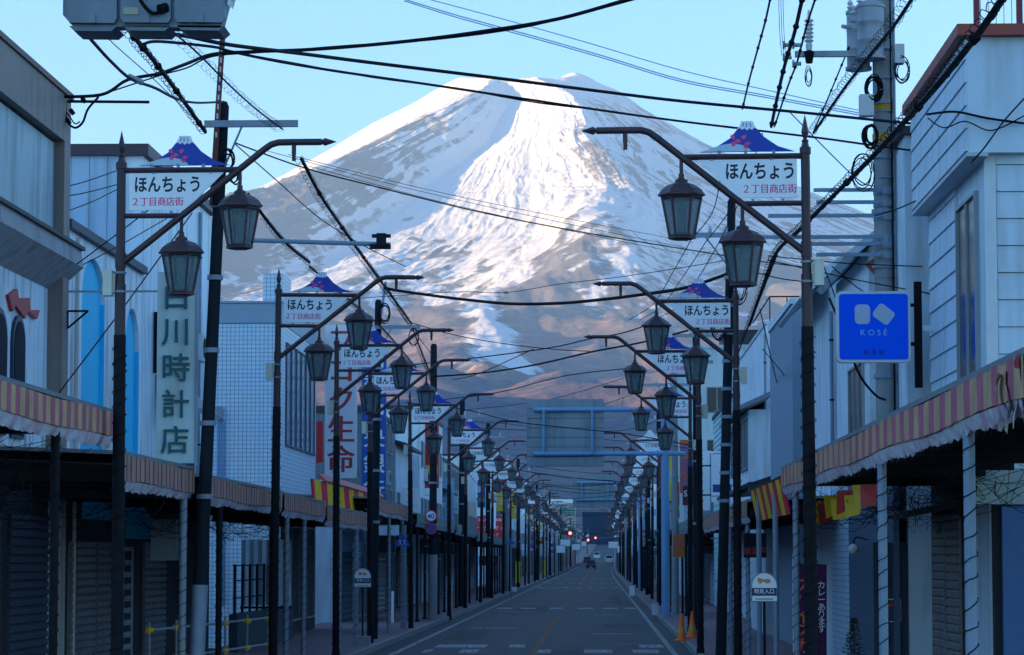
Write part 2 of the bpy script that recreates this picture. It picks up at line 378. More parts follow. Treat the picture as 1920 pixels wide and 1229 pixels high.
# ================================================================ materials for made things
BROWN=mat('maroon_metal',(.046,.025,.035),.45,.0,var=.25,scale=5,bump=.15,dirt=(.08,.04,.04))
BROWN2=mat('red_brown_metal',(.12,.03,.035),.5,.0,var=.25,scale=5,bump=.15,dirt=(.10,.06,.05))
DARKM=mat('dark_sleeve',(.010,.011,.015),.7,var=.3,scale=6,bump=.2,spec=.15)
BLK=mat('black_rubber',(.005,.005,.008),.7,var=.2,spec=.12)
GALV=mat('galvanised_steel',(.22,.29,.38),.55,.15,var=.2,scale=5,bump=.1,dirt=(.28,.27,.26))
LBLUE=mat('light_blue_paint',(.15,.32,.54),.45,var=.1,scale=3,dirt=(.18,.32,.46))
BOARD=mat('white_board',(.84,.88,.92),.5,var=.05,scale=2)
INK=mat('black_ink',(.012,.014,.03),.5,var=.05)
PINK=mat('pink_print',(.80,.08,.26),.5,var=.05)
FBLUE=mat('deep_blue_print',(.002,.045,.40),.45,var=.06,scale=3)
CREAMBOX=mat('cream_box',(.60,.62,.50),.55,var=.1,scale=6,dirt=(.4,.4,.33))
GLASS=mat('lantern_glass',(.10,.17,.19),.18,var=.35,scale=4,spec=.6,alpha=.72)
BULB=mat('frosted_tube',(.62,.66,.64),.5,var=.1)
WGLASS=mat('window_glass',(.012,.02,.04),.2,var=.3,scale=1.5,spec=.35)
CONC=mat('pole_concrete',(.27,.29,.31),.85,var=.2,scale=4,bump=.3,dirt=(.2,.2,.2))
DPOLE=mat('dark_pole',(.012,.018,.025),.8,var=.3,scale=5,bump=.3,spec=.15)
WHITE=mat('white_render',(.68,.78,.86),.8,var=.07,scale=1.2,bump=.25,dirt=(.42,.44,.45))
LGREY=mat('pale_grey_wall',(.52,.62,.70),.8,var=.08,scale=1.2,bump=.2,dirt=(.33,.35,.36))
GREY=mat('grey_wall',(.32,.40,.48),.8,var=.12,scale=1.2,bump=.2,dirt=(.2,.22,.24))
DGREY=mat('dark_stained_concrete',(.14,.17,.20),.85,var=.35,scale=1.2,bump=.3,dirt=(.05,.06,.08))
BEIGE=mat('beige_wall',(.45,.41,.38),.85,var=.12,scale=2,bump=.35,dirt=(.3,.27,.26))
CYANW=mat('pale_cyan_siding',(.38,.60,.64),.7,var=.08,scale=1.5,dirt=(.3,.42,.42))
NICHE=mat('turquoise_paint',(.01,.56,.88),.6,var=.08,scale=1.5)
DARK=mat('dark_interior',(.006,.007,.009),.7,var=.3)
DROOF=mat('dark_roof',(.025,.03,.04),.6,var=.2,scale=4)
RED=mat('red_paint',(.50,.035,.04),.5,var=.1); YEL=mat('yellow_paint',(.70,.46,.02),.5,var=.12); ORANGE=mat('orange_plastic',(1.0,.15,.015),.5,var=.1)
RUST=mat('rusty_steel',(.17,.05,.04),.8,var=.4,scale=8,bump=.3)
COPPER=mat('red_roof_trim',(.34,.07,.05),.6,var=.2,scale=4)
SHUT=mat('beige_shutter',(.20,.19,.19),.6,.1,var=.12,scale=3,dirt=(.12,.11,.11))
def stripes(name,a,c,period,duty=.5,rough=.85):
    "striped cloth or metal: the stripes stand upright, one period along the street"
    m=bpy.data.materials.new(name); m.use_nodes=True; n=m.node_tree.nodes; l=m.node_tree.links; b=n['Principled BSDF']; b.inputs['Roughness'].default_value=rough; b.inputs['Specular IOR Level'].default_value=.2
    g=n.new('ShaderNodeTexCoord'); sx=n.new('ShaderNodeSeparateXYZ'); l.new(g.outputs['Object'],sx.inputs[0])
    d=n.new('ShaderNodeMath'); d.operation='DIVIDE'; l.new(sx.outputs['Y'],d.inputs[0]); d.inputs[1].default_value=period
    f=n.new('ShaderNodeMath'); f.operation='FRACT'; l.new(d.outputs[0],f.inputs[0])
    q=n.new('ShaderNodeMath'); q.operation='GREATER_THAN'; l.new(f.outputs[0],q.inputs[0]); q.inputs[1].default_value=duty
    mx=n.new('ShaderNodeMix'); mx.data_type='RGBA'; l.new(q.outputs[0],mx.inputs['Factor']); mx.inputs['A'].default_value=(*a,1); mx.inputs['B'].default_value=(*c,1)
    nz=n.new('ShaderNodeTexNoise'); nz.inputs['Scale'].default_value=2.5; nz.inputs['Detail'].default_value=6; l.new(g.outputs['Object'],nz.inputs['Vector'])
    r=n.new('ShaderNodeValToRGB'); r.color_ramp.elements[0].color=(.62,.62,.62,1); r.color_ramp.elements[0].position=.3; r.color_ramp.elements[1].position=.65; l.new(nz.outputs['Fac'],r.inputs[0])
    mu=n.new('ShaderNodeMix'); mu.data_type='RGBA'; mu.blend_type='MULTIPLY'; mu.inputs['Factor'].default_value=.8; l.new(mx.outputs['Result'],mu.inputs['A']); l.new(r.outputs[0],mu.inputs['B'])
    l.new(mu.outputs['Result'],b.inputs['Base Color']); return m
ST_TAN=stripes('tan_and_rose_stripes',(.62,.38,.20),(.50,.14,.19),.46)
ST_TAN2=stripes('tan_and_rose_wide',(.62,.36,.20),(.50,.14,.18),.80,.56)
ST_BR=stripes('brown_narrow_stripes',(.54,.29,.21),(.22,.07,.10),.36,.72)
ST_GR=stripes('grey_green_stripes',(.24,.30,.30),(.13,.17,.19),.5,.8)
ST_RY2=stripes('banner_red_yellow',(.85,.02,.07),(.90,.58,.01),3.0,.5)
ST_RY=stripes('red_and_yellow_stripes',(.75,.02,.06),(.80,.55,.01),1.9,.5)
ST_GW=stripes('grey_and_white_panel',(.20,.30,.34),(.48,.56,.60),.3,.5)
VAL=mat('faded_cloth',(.60,.55,.58),.9,var=.45,scale=22,dirt=(.55,.2,.28))
VAL2=mat('grey_cloth',(.34,.36,.38),.9,var=.4,scale=16)

_tc={}
def txt(body,size,m,parent,loc,rot=(R(90),0,0),align='CENTER',off=0.0,name='lettering',ext=0.0,sx=1,line=None):
    k=(body,round(size,4),m.name,align,off,ext,line)
    if k not in _tc:
        c=bpy.data.curves.new('lettering','FONT'); c.body=body; c.size=size; c.align_x=align; c.align_y='CENTER'; c.offset=off*size; c.extrude=ext; c.resolution_u=4
        if line: c.space_line=line
        o=bpy.data.objects.new('t',c); C.objects.link(o); bpy.context.view_layer.update()
        me=bpy.data.meshes.new_from_object(o); me.name='lettering'; me.materials.clear(); me.materials.append(m); bpy.data.objects.remove(o); bpy.data.curves.remove(c); _tc[k]=me
    return piece(name,_tc[k],parent,loc,rot,(sx,1,1) if sx!=1 else None)

# ================================================================ street lamps
_mc={}
def share(key,fn):
    if key not in _mc: _mc[key]=fn()
    return _mc[key]
def mk(key,b,m,smooth=False):
    if key in _mc: return _mc[key]
    me=b.mesh(key.split('|')[0]); me.materials.append(m)
    if smooth:
        me.polygons.foreach_set('use_smooth',[True]*len(me.polygons))
        try: me.set_sharp_from_angle(angle=R(35))
        except Exception: pass
    _mc[key]=me; return me
def lantern(parent,loc,kind,panes,met):
    dome=kind=='dome'
    n=6; ph=R(0)
    b=B().cyl((0,0,0),(0,0,-.26),.022,n=8).cyl((0,0,-.20),(0,0,-.26),.034,n=8)
    if dome: b.lathe([(.04,-.25),(.075,-.275),(.075,-.30),(.17,-.335),(.235,-.385),(.265,-.43),(.28,-.445),(.28,-.465),(.235,-.475)],n,ph=ph)
    else: b.lathe([(.015,-.25),(.05,-.275),(.15,-.34),(.285,-.45),(.285,-.47),(.22,-.475)],n,ph=ph)
    o=piece('lantern',mk('lantern|cap|%s|%s'%(kind,met.name),b,met),parent,loc)
    z0,z1,r0,r1=-.475,-.94,.232,.148
    b=B()
    def P(k,r,z): a=2*math.pi*k/n+ph; return Vector((r*math.cos(a),r*math.sin(a),z))
    for k in range(n): b.cyl(P(k,r0,z0),P(k,r1,z1),.016,.014,n=5)
    for k in range(n):
        b.cyl(P(k,r0,z0-.01),P(k+1,r0,z0-.01),.018,n=5); b.cyl(P(k,r1,z1),P(k+1,r1,z1),.018,n=5)
    b.lathe([(r1+.015,z1-.012),(r1+.02,z1-.03),(r1-.03,z1-.045),(0,z1-.045)],n,ph=ph)
    piece('frame',mk('frame|%s'%met.name,b,met),o)
    if panes:
        bb=B(); a,c,d,e=P(0,r0-.008,z0),P(1,r0-.008,z0),P(1,r1-.008,z1),P(0,r1-.008,z1); bb.add([a,c,d,e],[(0,1,2,3)])
        for k in range(n): piece('pane',mk('pane',bb,GLASS),o,rot=(0,0,2*math.pi*k/n))
    else:
        bb=B(); bb.lathe([(r0-.008,z0),(r1-.008,z1)],n,ph=ph)
        piece('glass',mk('glass|far',bb,GLASS),o)
    piece('light_tube',mk('light_tube',B().cyl((0,0,-.50),(0,0,-.9),.05,n=8).cyl((0,0,-.47),(0,0,-.52),.09,n=8),BULB,True),o)
    return o
def wrap_mesh(h0,h1,r,seed,lights=True):
    rnd=random.Random(seed); b=B(); pts=[]; a=0; z=h0
    while z<h1:
        pts.append((r*math.cos(a)*rnd.uniform(1,1.07),r*math.sin(a)*rnd.uniform(1,1.07),z)); a+=.7; z+=.7/6.28*.17*rnd.uniform(.4,1.8)
    b.tube(pts,.0055,4)
    return b
def street_lamp(loc,d,label,style='two',kind='dome',near=True,group=None,met=None,seed=0,board=True,rz=0,wrap=True,lk=None):
    """post at the kerb, arm over the road (d=+1 towards +x), two lanterns, name board and mountain panel"""
    met=met or BROWN
    t=thing('street_lamp',label,'street lamp',loc,group,rz)
    g='%d%s%s'%(d,met.name,near)
    n=12 if near else 6
    piece('post',mk('post|'+g,B().cyl((0,0,5.55),(0,0,7.10),.055,n=n).cyl((0,0,5.50),(0,0,5.62),.068,n=n).cyl((0,0,7.04),(0,0,7.12),.068,n=n).cyl((0,0,6.0),(0,0,5.82),.066,n=n).cyl((0,0,4.95),(0,0,5.55),.066,n=n),met,True),t)
    piece('post_base',mk('post_base|'+g,B().cyl((0,0,.0),(0,0,5.0),.078,.074,n=n).cyl((0,0,0),(0,0,.25),.095,.09,n=n).cyl((0,0,4.62),(0,0,4.66),.082,n=n).cyl((0,0,3.1),(0,0,3.14),.084,n=n),DARKM,True),t)
    piece('finial',mk('finial|'+met.name,B().lathe([(.05,7.12),(.035,7.18),(.045,7.2),(.02,7.22),(.045,7.30),(.03,7.38),(0,7.52)],6),met),t)
    arm=B().tube([(d*.02,0,5.88),(d*.9,0,6.58),(d*1.76,0,7.27),(d*1.84,0,7.325),(d*1.93,0,7.35),(d*2.05,0,7.352),(d*2.46,0,7.352)],.042,n=10 if near else 6)
    arm.cyl((d*2.12,0,7.33),(d*2.12,0,7.2),.028,n=8).cyl((d*2.12,0,7.2),(d*2.12,0,7.12),.024,n=8)
    piece('arm',mk('arm|'+g,arm,met,True),t)
    piece('arm_tip',mk('arm_tip|'+g,B().cyl((d*2.455,0,7.352),(d*2.50,0,7.352),.02,.05,n=8).cyl((d*2.50,0,7.352),(d*2.64,0,7.352),.05,.003,n=8),met),t)
    piece('rail',mk('rail|top'+g,B().cyl((d*.03,0,7.02),(d*1.46,0,7.02),.036,n=8),met,True),t)
    piece('rail',mk('rail|low'+g,B().cyl((d*.03,0,6.46),(d*.76,0,6.46),.032,n=8),met,True),t)
    if near or True:
        bx=piece('junction_box',mk('junction_box|%d'%d,B().box(-d*.09,-d*.20,-.09,.07,5.48,5.78).box(-d*.085,-d*.205,-.095,.075,5.775,5.79).box(-d*.06,-d*.09,-.03,.03,5.52,5.74),CREAMBOX),t)
    if near:
        piece('strap',mk('strap',B().cyl((0,0,5.52),(0,0,5.545),.074,n=n),GALV),t); piece('strap',_mc['strap'],t,(0,0,.23)); piece('strap',_mc['strap'],t,(0,0,-.9))
    if wrap:
        piece('cable_wrap',mk('cable_wrap|%d%s'%(seed%3,near),wrap_mesh(.3,4.9 if near else 3.6,.088,seed%3),BLK),t)
    for k,(dx) in enumerate((1.46,.745)):
        za=5.88+(7.27-5.88)*(dx/1.76)
        lantern(t,(d*dx,0,za-.01),lk[k] if lk else kind,near,met)
    if board:
        y0,y1=-.012,.012
        if style=='two':
            pl=[(d*.10,6.985),(d*1.26,6.985),(d*.80,6.53),(d*.10,6.53)]
        else:
            pl=[(d*.10,6.985),(d*1.2,6.985),(d*.80,6.53),(d*.10,6.53)]
        nb=piece('name_board',mk('name_board|%d'%d,B().prism(pl,y0,y1),BOARD),t)
        fx=-.014
        if style=='two':
            cx=d*.10+d*.475
            txt('ほんちょう',.215,INK,nb,(cx if d>0 else -.53,-.0135,6.83),off=.026,sx=.78)
            txt('２丁目商店街',.118,PINK,nb,((.445 if d>0 else -.43),-.0135,6.625),off=.0,sx=.92); txt('２丁目商店街',.118,PINK,nb,((.445 if d>0 else -.43)+.005,-.0139,6.626),off=.0,sx=.92)
        else:
            txt('3丁目商栄会',.165,INK,nb,(d*.5,-.0135,6.80),off=.0,sx=.82); txt('3丁目商栄会',.165,INK,nb,(d*.5+.008,-.0139,6.801),off=.0,sx=.82)
        # bolts holding the board
        if near:
            for (bx_,z0,z1) in ((.4,6.975,7.03),(1.1,6.975,7.03),(.27,6.45,6.54),(.62,6.45,6.54),(.37,7.03,7.09),(1.01,7.03,7.09),(.7,7.03,7.09)):
                piece('bracket',mk('bracket',B().box(-.018,.018,-.02,.02,0,.065),GALV),t,(d*bx_,0,z0))
        c0=.78*d-(0 if d>0 else -.1)
        pk=[( -.56,7.075),(-.36,7.14),(-.2,7.24),(-.09,7.38),(-.065,7.44),(.065,7.44),(.09,7.38),(.2,7.25),(.36,7.14),(.56,7.075)]
        pm=FBLUE if style=='two' else BOARD
        pn=piece('mountain_panel',mk('mountain_panel|'+style,B().prism(pk,-.01,.01),pm),t,(c0,0,0))
        if style=='two':
            piece('snow_cap',mk('snow_cap',B().prism([(-.118,7.345),(-.088,7.385),(-.062,7.438),(.062,7.438),(.088,7.385),(.118,7.345),(.085,7.362),(.055,7.335),(.03,7.355),(0,7.33),(-.03,7.355),(-.06,7.338),(-.085,7.36)],-.013,-.0105),BOARD),pn)
            SLN=piece('snow_line',mk('snow_line',B().prism([(-.045,7.42),(-.035,7.42),(-.05,7.375),(-.06,7.375)],-.0145,-.0133).prism([(-.012,7.42),(-.002,7.42),(-.006,7.37),(-.016,7.37)],-.0145,-.0133).prism([(.025,7.42),(.035,7.42),(.05,7.37),(.04,7.37)],-.0145,-.0133),FBLUE),pn); SLN['kind']='stuff'
            hill=[(-.545,7.08)]+[(-.545+.60*(k/10.),7.08+.105*math.sin(math.pi*(k/10.)*.98)*(1 if k<6 else 1)) for k in range(1,10)]+[(.06,7.08)]
            hill=[(-.54,7.08),(-.42,7.122),(-.36,7.142),(-.28,7.165),(-.2,7.175),(-.12,7.17),(-.04,7.15),(.02,7.115),(.05,7.08)]
            piece('near_hill',mk('near_hill',B().prism(hill,-.013,-.0105),mat('pale_blue_print',(.48,.60,.72),.5)),pn)
            pb=B()
            for (bx_,bz,aa) in ((-.17,7.255,.6),(-.04,7.25,2.2),(-.11,7.205,1.3),(-.02,7.14,.5),(-.16,7.17,2.9),(.0,7.17,1.8)):
                q=[]
                for (u,v) in ((0,-.045),(.022,-.01),(.024,.02),(.006,.03),(0,.018),(-.008,.032),(-.024,.02),(-.022,-.01)):
                    q.append((bx_+u*math.cos(aa)-v*math.sin(aa),bz+u*math.sin(aa)+v*math.cos(aa)))
                pb.prism(q,-.0155,-.0142)
            piece('blossom_petals',mk('blossom_petals',pb,PINK),pn)['kind']='stuff'
    return t
ORD=['nearest','second','third','fourth','fifth','sixth','seventh','eighth','ninth','tenth','eleventh','twelfth','thirteenth','fourteenth','fifteenth','sixteenth','seventeenth','eighteenth','nineteenth','twentieth','twenty-first','twenty-second','twenty-third','twenty-fourth','twenty-fifth','twenty-sixth','twenty-seventh','twenty-eighth','twenty-ninth','thirtieth']
def road_side(x,y): return x+shift(y)
GL='twin lantern street lamps along both kerbs'
left2=[(-5.80,33.5),(-5.80,49.6),(-5.80,61.6),(-5.83,71.2),(-5.78,86),(-5.5,103)]
right2=[(2.48,32.5),(2.55,51),(2.33,63.6),(2.72,82.5)]
for i,(x,y) in enumerate(left2):
    street_lamp((x,y,0),1,'maroon twin lantern lamp with ほんちょう board, %s lamp on the left kerb'%ORD[i],'two','dome',True,GL,seed=i,rz=R(random.uniform(-4,4))).rotation_euler[1]=R(random.uniform(-.5,.5))
LKS=[('dome','dome'),('cone','cone'),('dome','dome'),('dome','dome')]
for i,(x,y) in enumerate(right2):
    street_lamp((x,y,0),-1,('maroon lamp with pointed lantern roofs and ほんちょう board, %s on the right kerb' if i==1 else 'maroon domed lantern lamp with ほんちょう board, %s lamp on the right kerb')%ORD[i],'two','dome',True,GL,seed=i+1,lk=LKS[i],rz=R(random.uniform(-4,4))).rotation_euler[1]=R(random.uniform(-.4,.4))
far_l=[120,135.5,150,168,181,199,218,231,252,268,290,309,335,362,394,430,474,524,580]
far_r=[112,128,147,163,182,203,221,246,270,301,329,368,410,462,520]
for i,y in enumerate(far_l):
    street_lamp((-5.72+shift(y),y,zp(y)),1,'red brown lamp with white 3丁目商栄会 board, %s lamp on the left kerb'%ORD[i+6],'three','cone',y<170,GL,met=BROWN2,seed=i,board=(y<185 or i%3==0),wrap=y<260,rz=R(random.uniform(-9,9))).rotation_euler[1]=R(random.uniform(-.9,.9))
for i,y in enumerate(far_r):
    street_lamp((2.85+shift(y),y,zp(y)),-1,'red brown lamp with white 3丁目商栄会 board, %s lamp on the right kerb'%ORD[i+4],'three','cone',y<170,GL,met=BROWN2,seed=i,board=(y<185 or i%3==0),wrap=y<260,rz=R(random.uniform(-9,9))).rotation_euler[1]=R(random.uniform(-.9,.9))

# ================================================================ cables
def smooth(pts,k=6):
    P=[Vector(p) for p in pts]; out=[]
    for i in range(len(P)-1):
        a=P[max(i-1,0)];b_=P[i];c=P[i+1];d=P[min(i+2,len(P)-1)]
        for j in range(k):
            t=j/k; out.append(.5*((2*b_)+(c-a)*t+(2*a-5*b_+4*c-d)*t*t+(3*b_-a-3*c+d)*t**3))
    out.append(P[-1]); return out
def cable(pts,r,label,group=None,guard=0,k=6,m=None,cat='cable',name='overhead_cable',ties=0,seed=1):
    p=smooth(pts,k) if len(pts)>2 else [Vector(pts[0]).lerp(Vector(pts[1]),i/10)-Vector((0,0,(pts[1][1]-pts[0][1])*0)) for i in range(11)]
    o0=p[0].copy(); q=[v-o0 for v in p]
    rnd=random.Random(seed)
    o=B().tube(q,r,5).build(name,m or BLK,None,True,loc=o0); tag(o,label,cat,group)
    if guard:
        b=B(); L=[0]; 
        for i in range(1,len(q)): L.append(L[-1]+(q[i]-q[i-1]).length)
        s=0; a=0; hp=[]; i=0; R0=guard
        while s<L[-1]:
            while i<len(L)-2 and L[i+1]<s: i+=1
            t=(s-L[i])/max(1e-6,L[i+1]-L[i]); c=q[i].lerp(q[i+1],min(1,t)); dd,u,w=basis(q[i+1]-q[i])
            rr=R0*.8*rnd.uniform(.8,1.2); hp.append(c+u*(rr*math.cos(a)-R0*.6)+w*(rr*math.sin(a))+Vector((0,0,R0*.5))); a+=.8; s+=.8/6.28*.34
        b.tube(hp,max(.0025,r*.16),3).build('spiral_guard',m or BLK,o)
    if ties:
        b=B(); 
        for k_ in range(ties):
            b=B()
            t=(k_+.5+rnd.uniform(-.3,.3))/ties*(len(q)-1); i=int(t); c=q[i].lerp(q[min(i+1,len(q)-1)],t-i); dd=(q[min(i+1,len(q)-1)]-q[i]).normalized()
            b.cyl(c-dd*.05,c+dd*.05,r*1.6,n=6); b.build('clamp',m or BLK,o)

    return o
def pxc(pts,r,label,**kw): return cable([at(*p) for p in pts],r,label,**kw)

# ================================================================ helpers for buildings
def part(t,name,b,m,parent=None,smooth=False,kind=None):
    L=t.location; b.v=[(x-L.x,y-L.y,z-L.z) for x,y,z in b.v]
    o=b.build(name,m,parent or t,smooth)
    if kind: o['kind']=kind
    return o
FRAME=mat('window_frame',(.30,.33,.36),.5,.3,var=.1)
def win(t,ax,c,d,a0,a1,z0,z1,n=2,fm=None,gm=None,depth=.05,name='window',bars=0):
    """window on the plane x=c (ax 'x') or y=c (ax 'y') facing d; a0..a1 along the wall, n panes"""
    fm=fm or FRAME; gm=gm or WGLASS; w=.05
    def bx(b,p0,p1,q0,q1,lo,hi):
        s0,s1=sorted((c+d*lo,c+d*hi))
        return b.box(s0,s1,p0,p1,q0,q1) if ax=='x' else b.box(p0,p1,s0,s1,q0,q1)
    b=B(); bx(b,a0,a1,z0,z0+w,-.02,depth+.02); bx(b,a0,a1,z1-w,z1,-.02,depth)
    bx(b,a0,a0+w,z0+w,z1-w,-.02,depth); bx(b,a1-w,a1,z0+w,z1-w,-.02,depth)
    for i in range(1,n):
        m_=a0+(a1-a0)*i/n; bx(b,m_-.025,m_+.025,z0+w,z1-w,-.02,depth-.01)
    for i in range(1,bars+1):
        zz=z0+(z1-z0)*i/(bars+1); bx(b,a0+w,a1-w,zz-.015,zz+.015,-.02,depth-.02)
    f=part(t,name,b,fm)
    for i in range(n):
        p0=a0+w+(a1-a0-2*w)*i/n; p1=a0+w+(a1-a0-2*w)*(i+1)/n
        g=B(); bx(g,p0,p1,z0+w,z1-w,.004,.014); part(t,'pane',g,gm,f)
    return f
def shutter(t,ax,c,d,a0,a1,z0,z1,m=None,pitch=.13,name='roller_shutter'):
    b=B(); z=z0
    while z<z1-.01:
        zz=min(z1,z+pitch)
        s=[(.012,z),(.05,z+pitch*.15),(.05,z+pitch*.75),(.012,zz)]
        pr=[(c+d*u,v) for u,v in s]+[(c-d*.01,zz),(c-d*.01,z)]
        if ax=='x': b.prism([(p[0],p[1]) for p in pr],a0,a1,'y')
        else: b.prism([(p[0],p[1]) for p in pr],a0,a1,'x')
        z=zz
    return part(t,name,b,m or SHUT,kind='stuff')
def block(name,label,cat,x0,x1,y0,y1,h,m,z0=None,cap=None,capm=None,group=None,caph=.18,over=.06,gable=None):
    zb=zp(y0) if z0 is None else z0
    t=thing(name,label,cat,((x0+x1)/2,y0,zb),group)
    if gable is not None:
        # gable ridge along the street
        xm=(x0+x1)/2; part(t,'wall',B().prism([(x0,zb-.4),(x1,zb-.4),(x1,zb+h),(xm,zb+h+gable),(x0,zb+h)],y0,y1,'y'),m)
        k=gable/(xm-x0)
        rb=B().prism([(x0-.5,zb+h+.03-.5*k),(xm,zb+h+gable+.03),(x1+.5,zb+h+.03-.5*k),(x1+.5,zb+h+.16-.5*k),(xm,zb+h+gable+.18),(x0-.5,zb+h+.16-.5*k)],y0-.3,y1+.3,'y')
        part(t,'roof',rb,capm or DROOF)
    else:
        part(t,'wall',B().box(x0,x1,y0,y1,zb-.4,zb+h),m)
        part(t,'roof_edge',B().box(x0-over,x1+over,y0-over,y1+over,zb+h+.002,zb+h+caph),capm or DROOF)
    return t
def awning(y0,y1,side,zt,label,xk,xf,sm,period,fh=.30,vh=.16,vm=None,posts=(),pr=.05,pm=None,post_wrap=True,roofm=None,group='striped arcade awnings over the pavement',seed=0,zf=.1,shear=0):
    "arcade roof over the pavement: striped fascia above the kerb, hanging cloth edge, posts"
    rnd=random.Random(seed); sx=side
    t=thing('arcade_awning',label,'awning',(xk,y0,zp(y0)),group)
    # fascia, slightly pleated
    b=B(); n=max(6,int((y1-y0)/.25)); 
    for i in range(n+1):
        y=y0+(y1-y0)*i/n; pl=.005*math.sin(i*1.9)
        sg=.035*math.sin(i*.21)+rnd.uniform(-.01,.01)
        b.v+= [(xk+pl,y,zt+sg*.4),(xk+pl-.0*sx,y,zt-fh+sg*.5)]
    b.f=[(2*i,2*i+1,2*i+3,2*i+2) for i in range(n)]
    o=part(t,'striped_fascia',b,sm)
    # cloth edge
    b=B(); n=int((y1-y0)/.09); rows=5
    for i in range(n+1):
        y=y0+(y1-y0)*i/n; sag=.05*abs(math.sin(i*.09+rnd.uniform(-.02,.02)))+rnd.uniform(0,.03)
        for r_ in range(rows):
            f=r_/(rows-1); b.v.append((xk+sx*(.012+.06*f+.012*math.sin(i*.8+r_)*f),y,zt-fh+.01-(vh*.8+sag*.8)*f*(1-.25*f)+rnd.uniform(-.012,.012)*f))
    for i in range(n):
        for r_ in range(rows-1): a=i*rows+r_; b.f.append((a,a+1,a+rows+1,a+rows))
    part(t,'cloth_edge',b,vm or VAL,smooth=True)
    b=B()
    for i in range(int((y1-y0)/.07)):
        y=y0+i*.07; z=zt-fh-vh*.72-.02*rnd.random(); b.add([(xk+sx*.07,y,z+.05),(xk+sx*.08,y+.05,z+.05),(xk+sx*(.07+rnd.uniform(-.03,.03)),y+.025,z-rnd.uniform(.02,.07))],[(0,1,2)])
    part(t,'fringe',b,mat('dark_fringe',(.05,.04,.06),.9),kind='stuff')
    a,c=sorted((xk,xf)); 
    part(t,'roof_sheet',B().prism([(xk,zt+.0),(xf,zt+zf),(xf,zt+zf+.05),(xk,zt+.05)],y0,y1,'y'),roofm or mat('dull_roof_sheet',(.18,.20,.22),.7,var=.2))
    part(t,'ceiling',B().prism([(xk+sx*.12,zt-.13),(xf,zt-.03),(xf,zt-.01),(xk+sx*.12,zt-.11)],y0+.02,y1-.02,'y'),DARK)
    for yy in ([y0+.3+ i*2.6 for i in range(int((y1-y0)/2.6)+1)]):
        if yy<y1-.1: part(t,'beam',B().box(min(xk+sx*.1,xf),max(xk+sx*.1,xf),yy,yy+.07,zt-.32,zt-.15),DARKM)
    part(t,'edge_beam',B().box(min(xk+sx*.05,xk+sx*.13),max(xk+sx*.05,xk+sx*.13),y0,y1,zt-.30,zt-.16),DARKM)
    for k,py in enumerate(posts):
        if isinstance(py,tuple): py,mm,rr=py
        else: mm,rr=pm or GALV,pr
        p=part(t,'post',B().cyl((xk+sx*.09,py,zp(py)+.13),(xk+sx*.09,py,zt-.16),rr,n=10).cyl((xk+sx*.09,py,zp(py)+.13),(xk+sx*.09,py,zp(py)+.2),rr*1.5,n=10),mm,smooth=True)
        if post_wrap:
            w=wrap_mesh(.3,zt-.4,rr+.008,k+seed); w.v=[(x+xk+sx*.09,y+py,z+zp(py)) for x,y,z in w.v]; part(t,'cable_wrap',w,BLK,p)
    return t
def tangle(label,x0,x1,y0,y1,z0,z1,n,seed,m=None):
    "fairy-light cables and bare stems strung under the roof"
    rnd=random.Random(seed); b=B()
    for i in range(n):
        p=Vector((rnd.uniform(x0,x1),rnd.uniform(y0,y1),rnd.uniform(z0+(z1-z0)*.4,z1))); q=Vector((rnd.uniform(x0,x1),min(y1,max(y0,p.y+rnd.uniform(-2,2))),rnd.uniform(z0,z1)))
        mid=(p+q)/2-Vector((rnd.uniform(-.2,.2),0,rnd.uniform(.05,.35))); b.tube(smooth([p,mid,q],4),.0045,3)
    o=b.build('fairy_light_tangle',m or BLK); tag(o,label,'fairy lights',None,'stuff'); return o

# ================================================================ LEFT SIDE
XL=-8.7; XR_=5.4
# far left shop front with a framed sign panel
BTILE=mat('brown_mosaic_tile',(.24,.19,.17),.6,var=.35,scale=30,dirt=(.14,.1,.1))
t=thing('shop_building','pale stained shop front with a brown tile frame and arched dark windows at left edge','building',(-11,38,0))
part(t,'wall',B().box(-16,XL-.12,36,44.6,-.3,9.5),mat('stained_pale_wall',(.72,.82,.90),.8,var=.12,scale=1,bump=.2,dirt=(.16,.17,.2)))
part(t,'lower_front',B().box(XL-.119,XL-.05,36,44.0,-.1,3.4),mat('shade_dark_front',(.02,.022,.028),.8,var=.3))  # awning shade put into a near-black colour, here and on later lower fronts
part(t,'tile_frame',B().box(XL-.118,XL+.12,36,44.6,9.0,9.75).box(XL-.118,XL+.12,44.1,44.598,3.2,8.998),BTILE,kind='stuff')
part(t,'parapet_cap',B().box(XL-.4,XL+.16,35.9,44.64,9.752,9.84),mat('brown_cap',(.16,.08,.07),.6))
part(t,'sign_panel',B().box(XL-.116,XL-.03,36,44.0,7.35,8.95),mat('blank_sign_panel',(.34,.47,.52),.5,var=.2,scale=1.2,dirt=(.12,.16,.2)))
part(t,'canopy_box',B().prism([(XL-.115,7.3),(XL+.3,7.28),(XL+.34,7.0),(XL-.115,6.6)],36,44.7,'y'),mat('tile_ledge',(.36,.36,.38),.8,var=.2,dirt=(.2,.2,.2)))
part(t,'ledge_trim',B().box(XL-.1,XL+.36,36,44.75,7.282,7.34),DROOF)
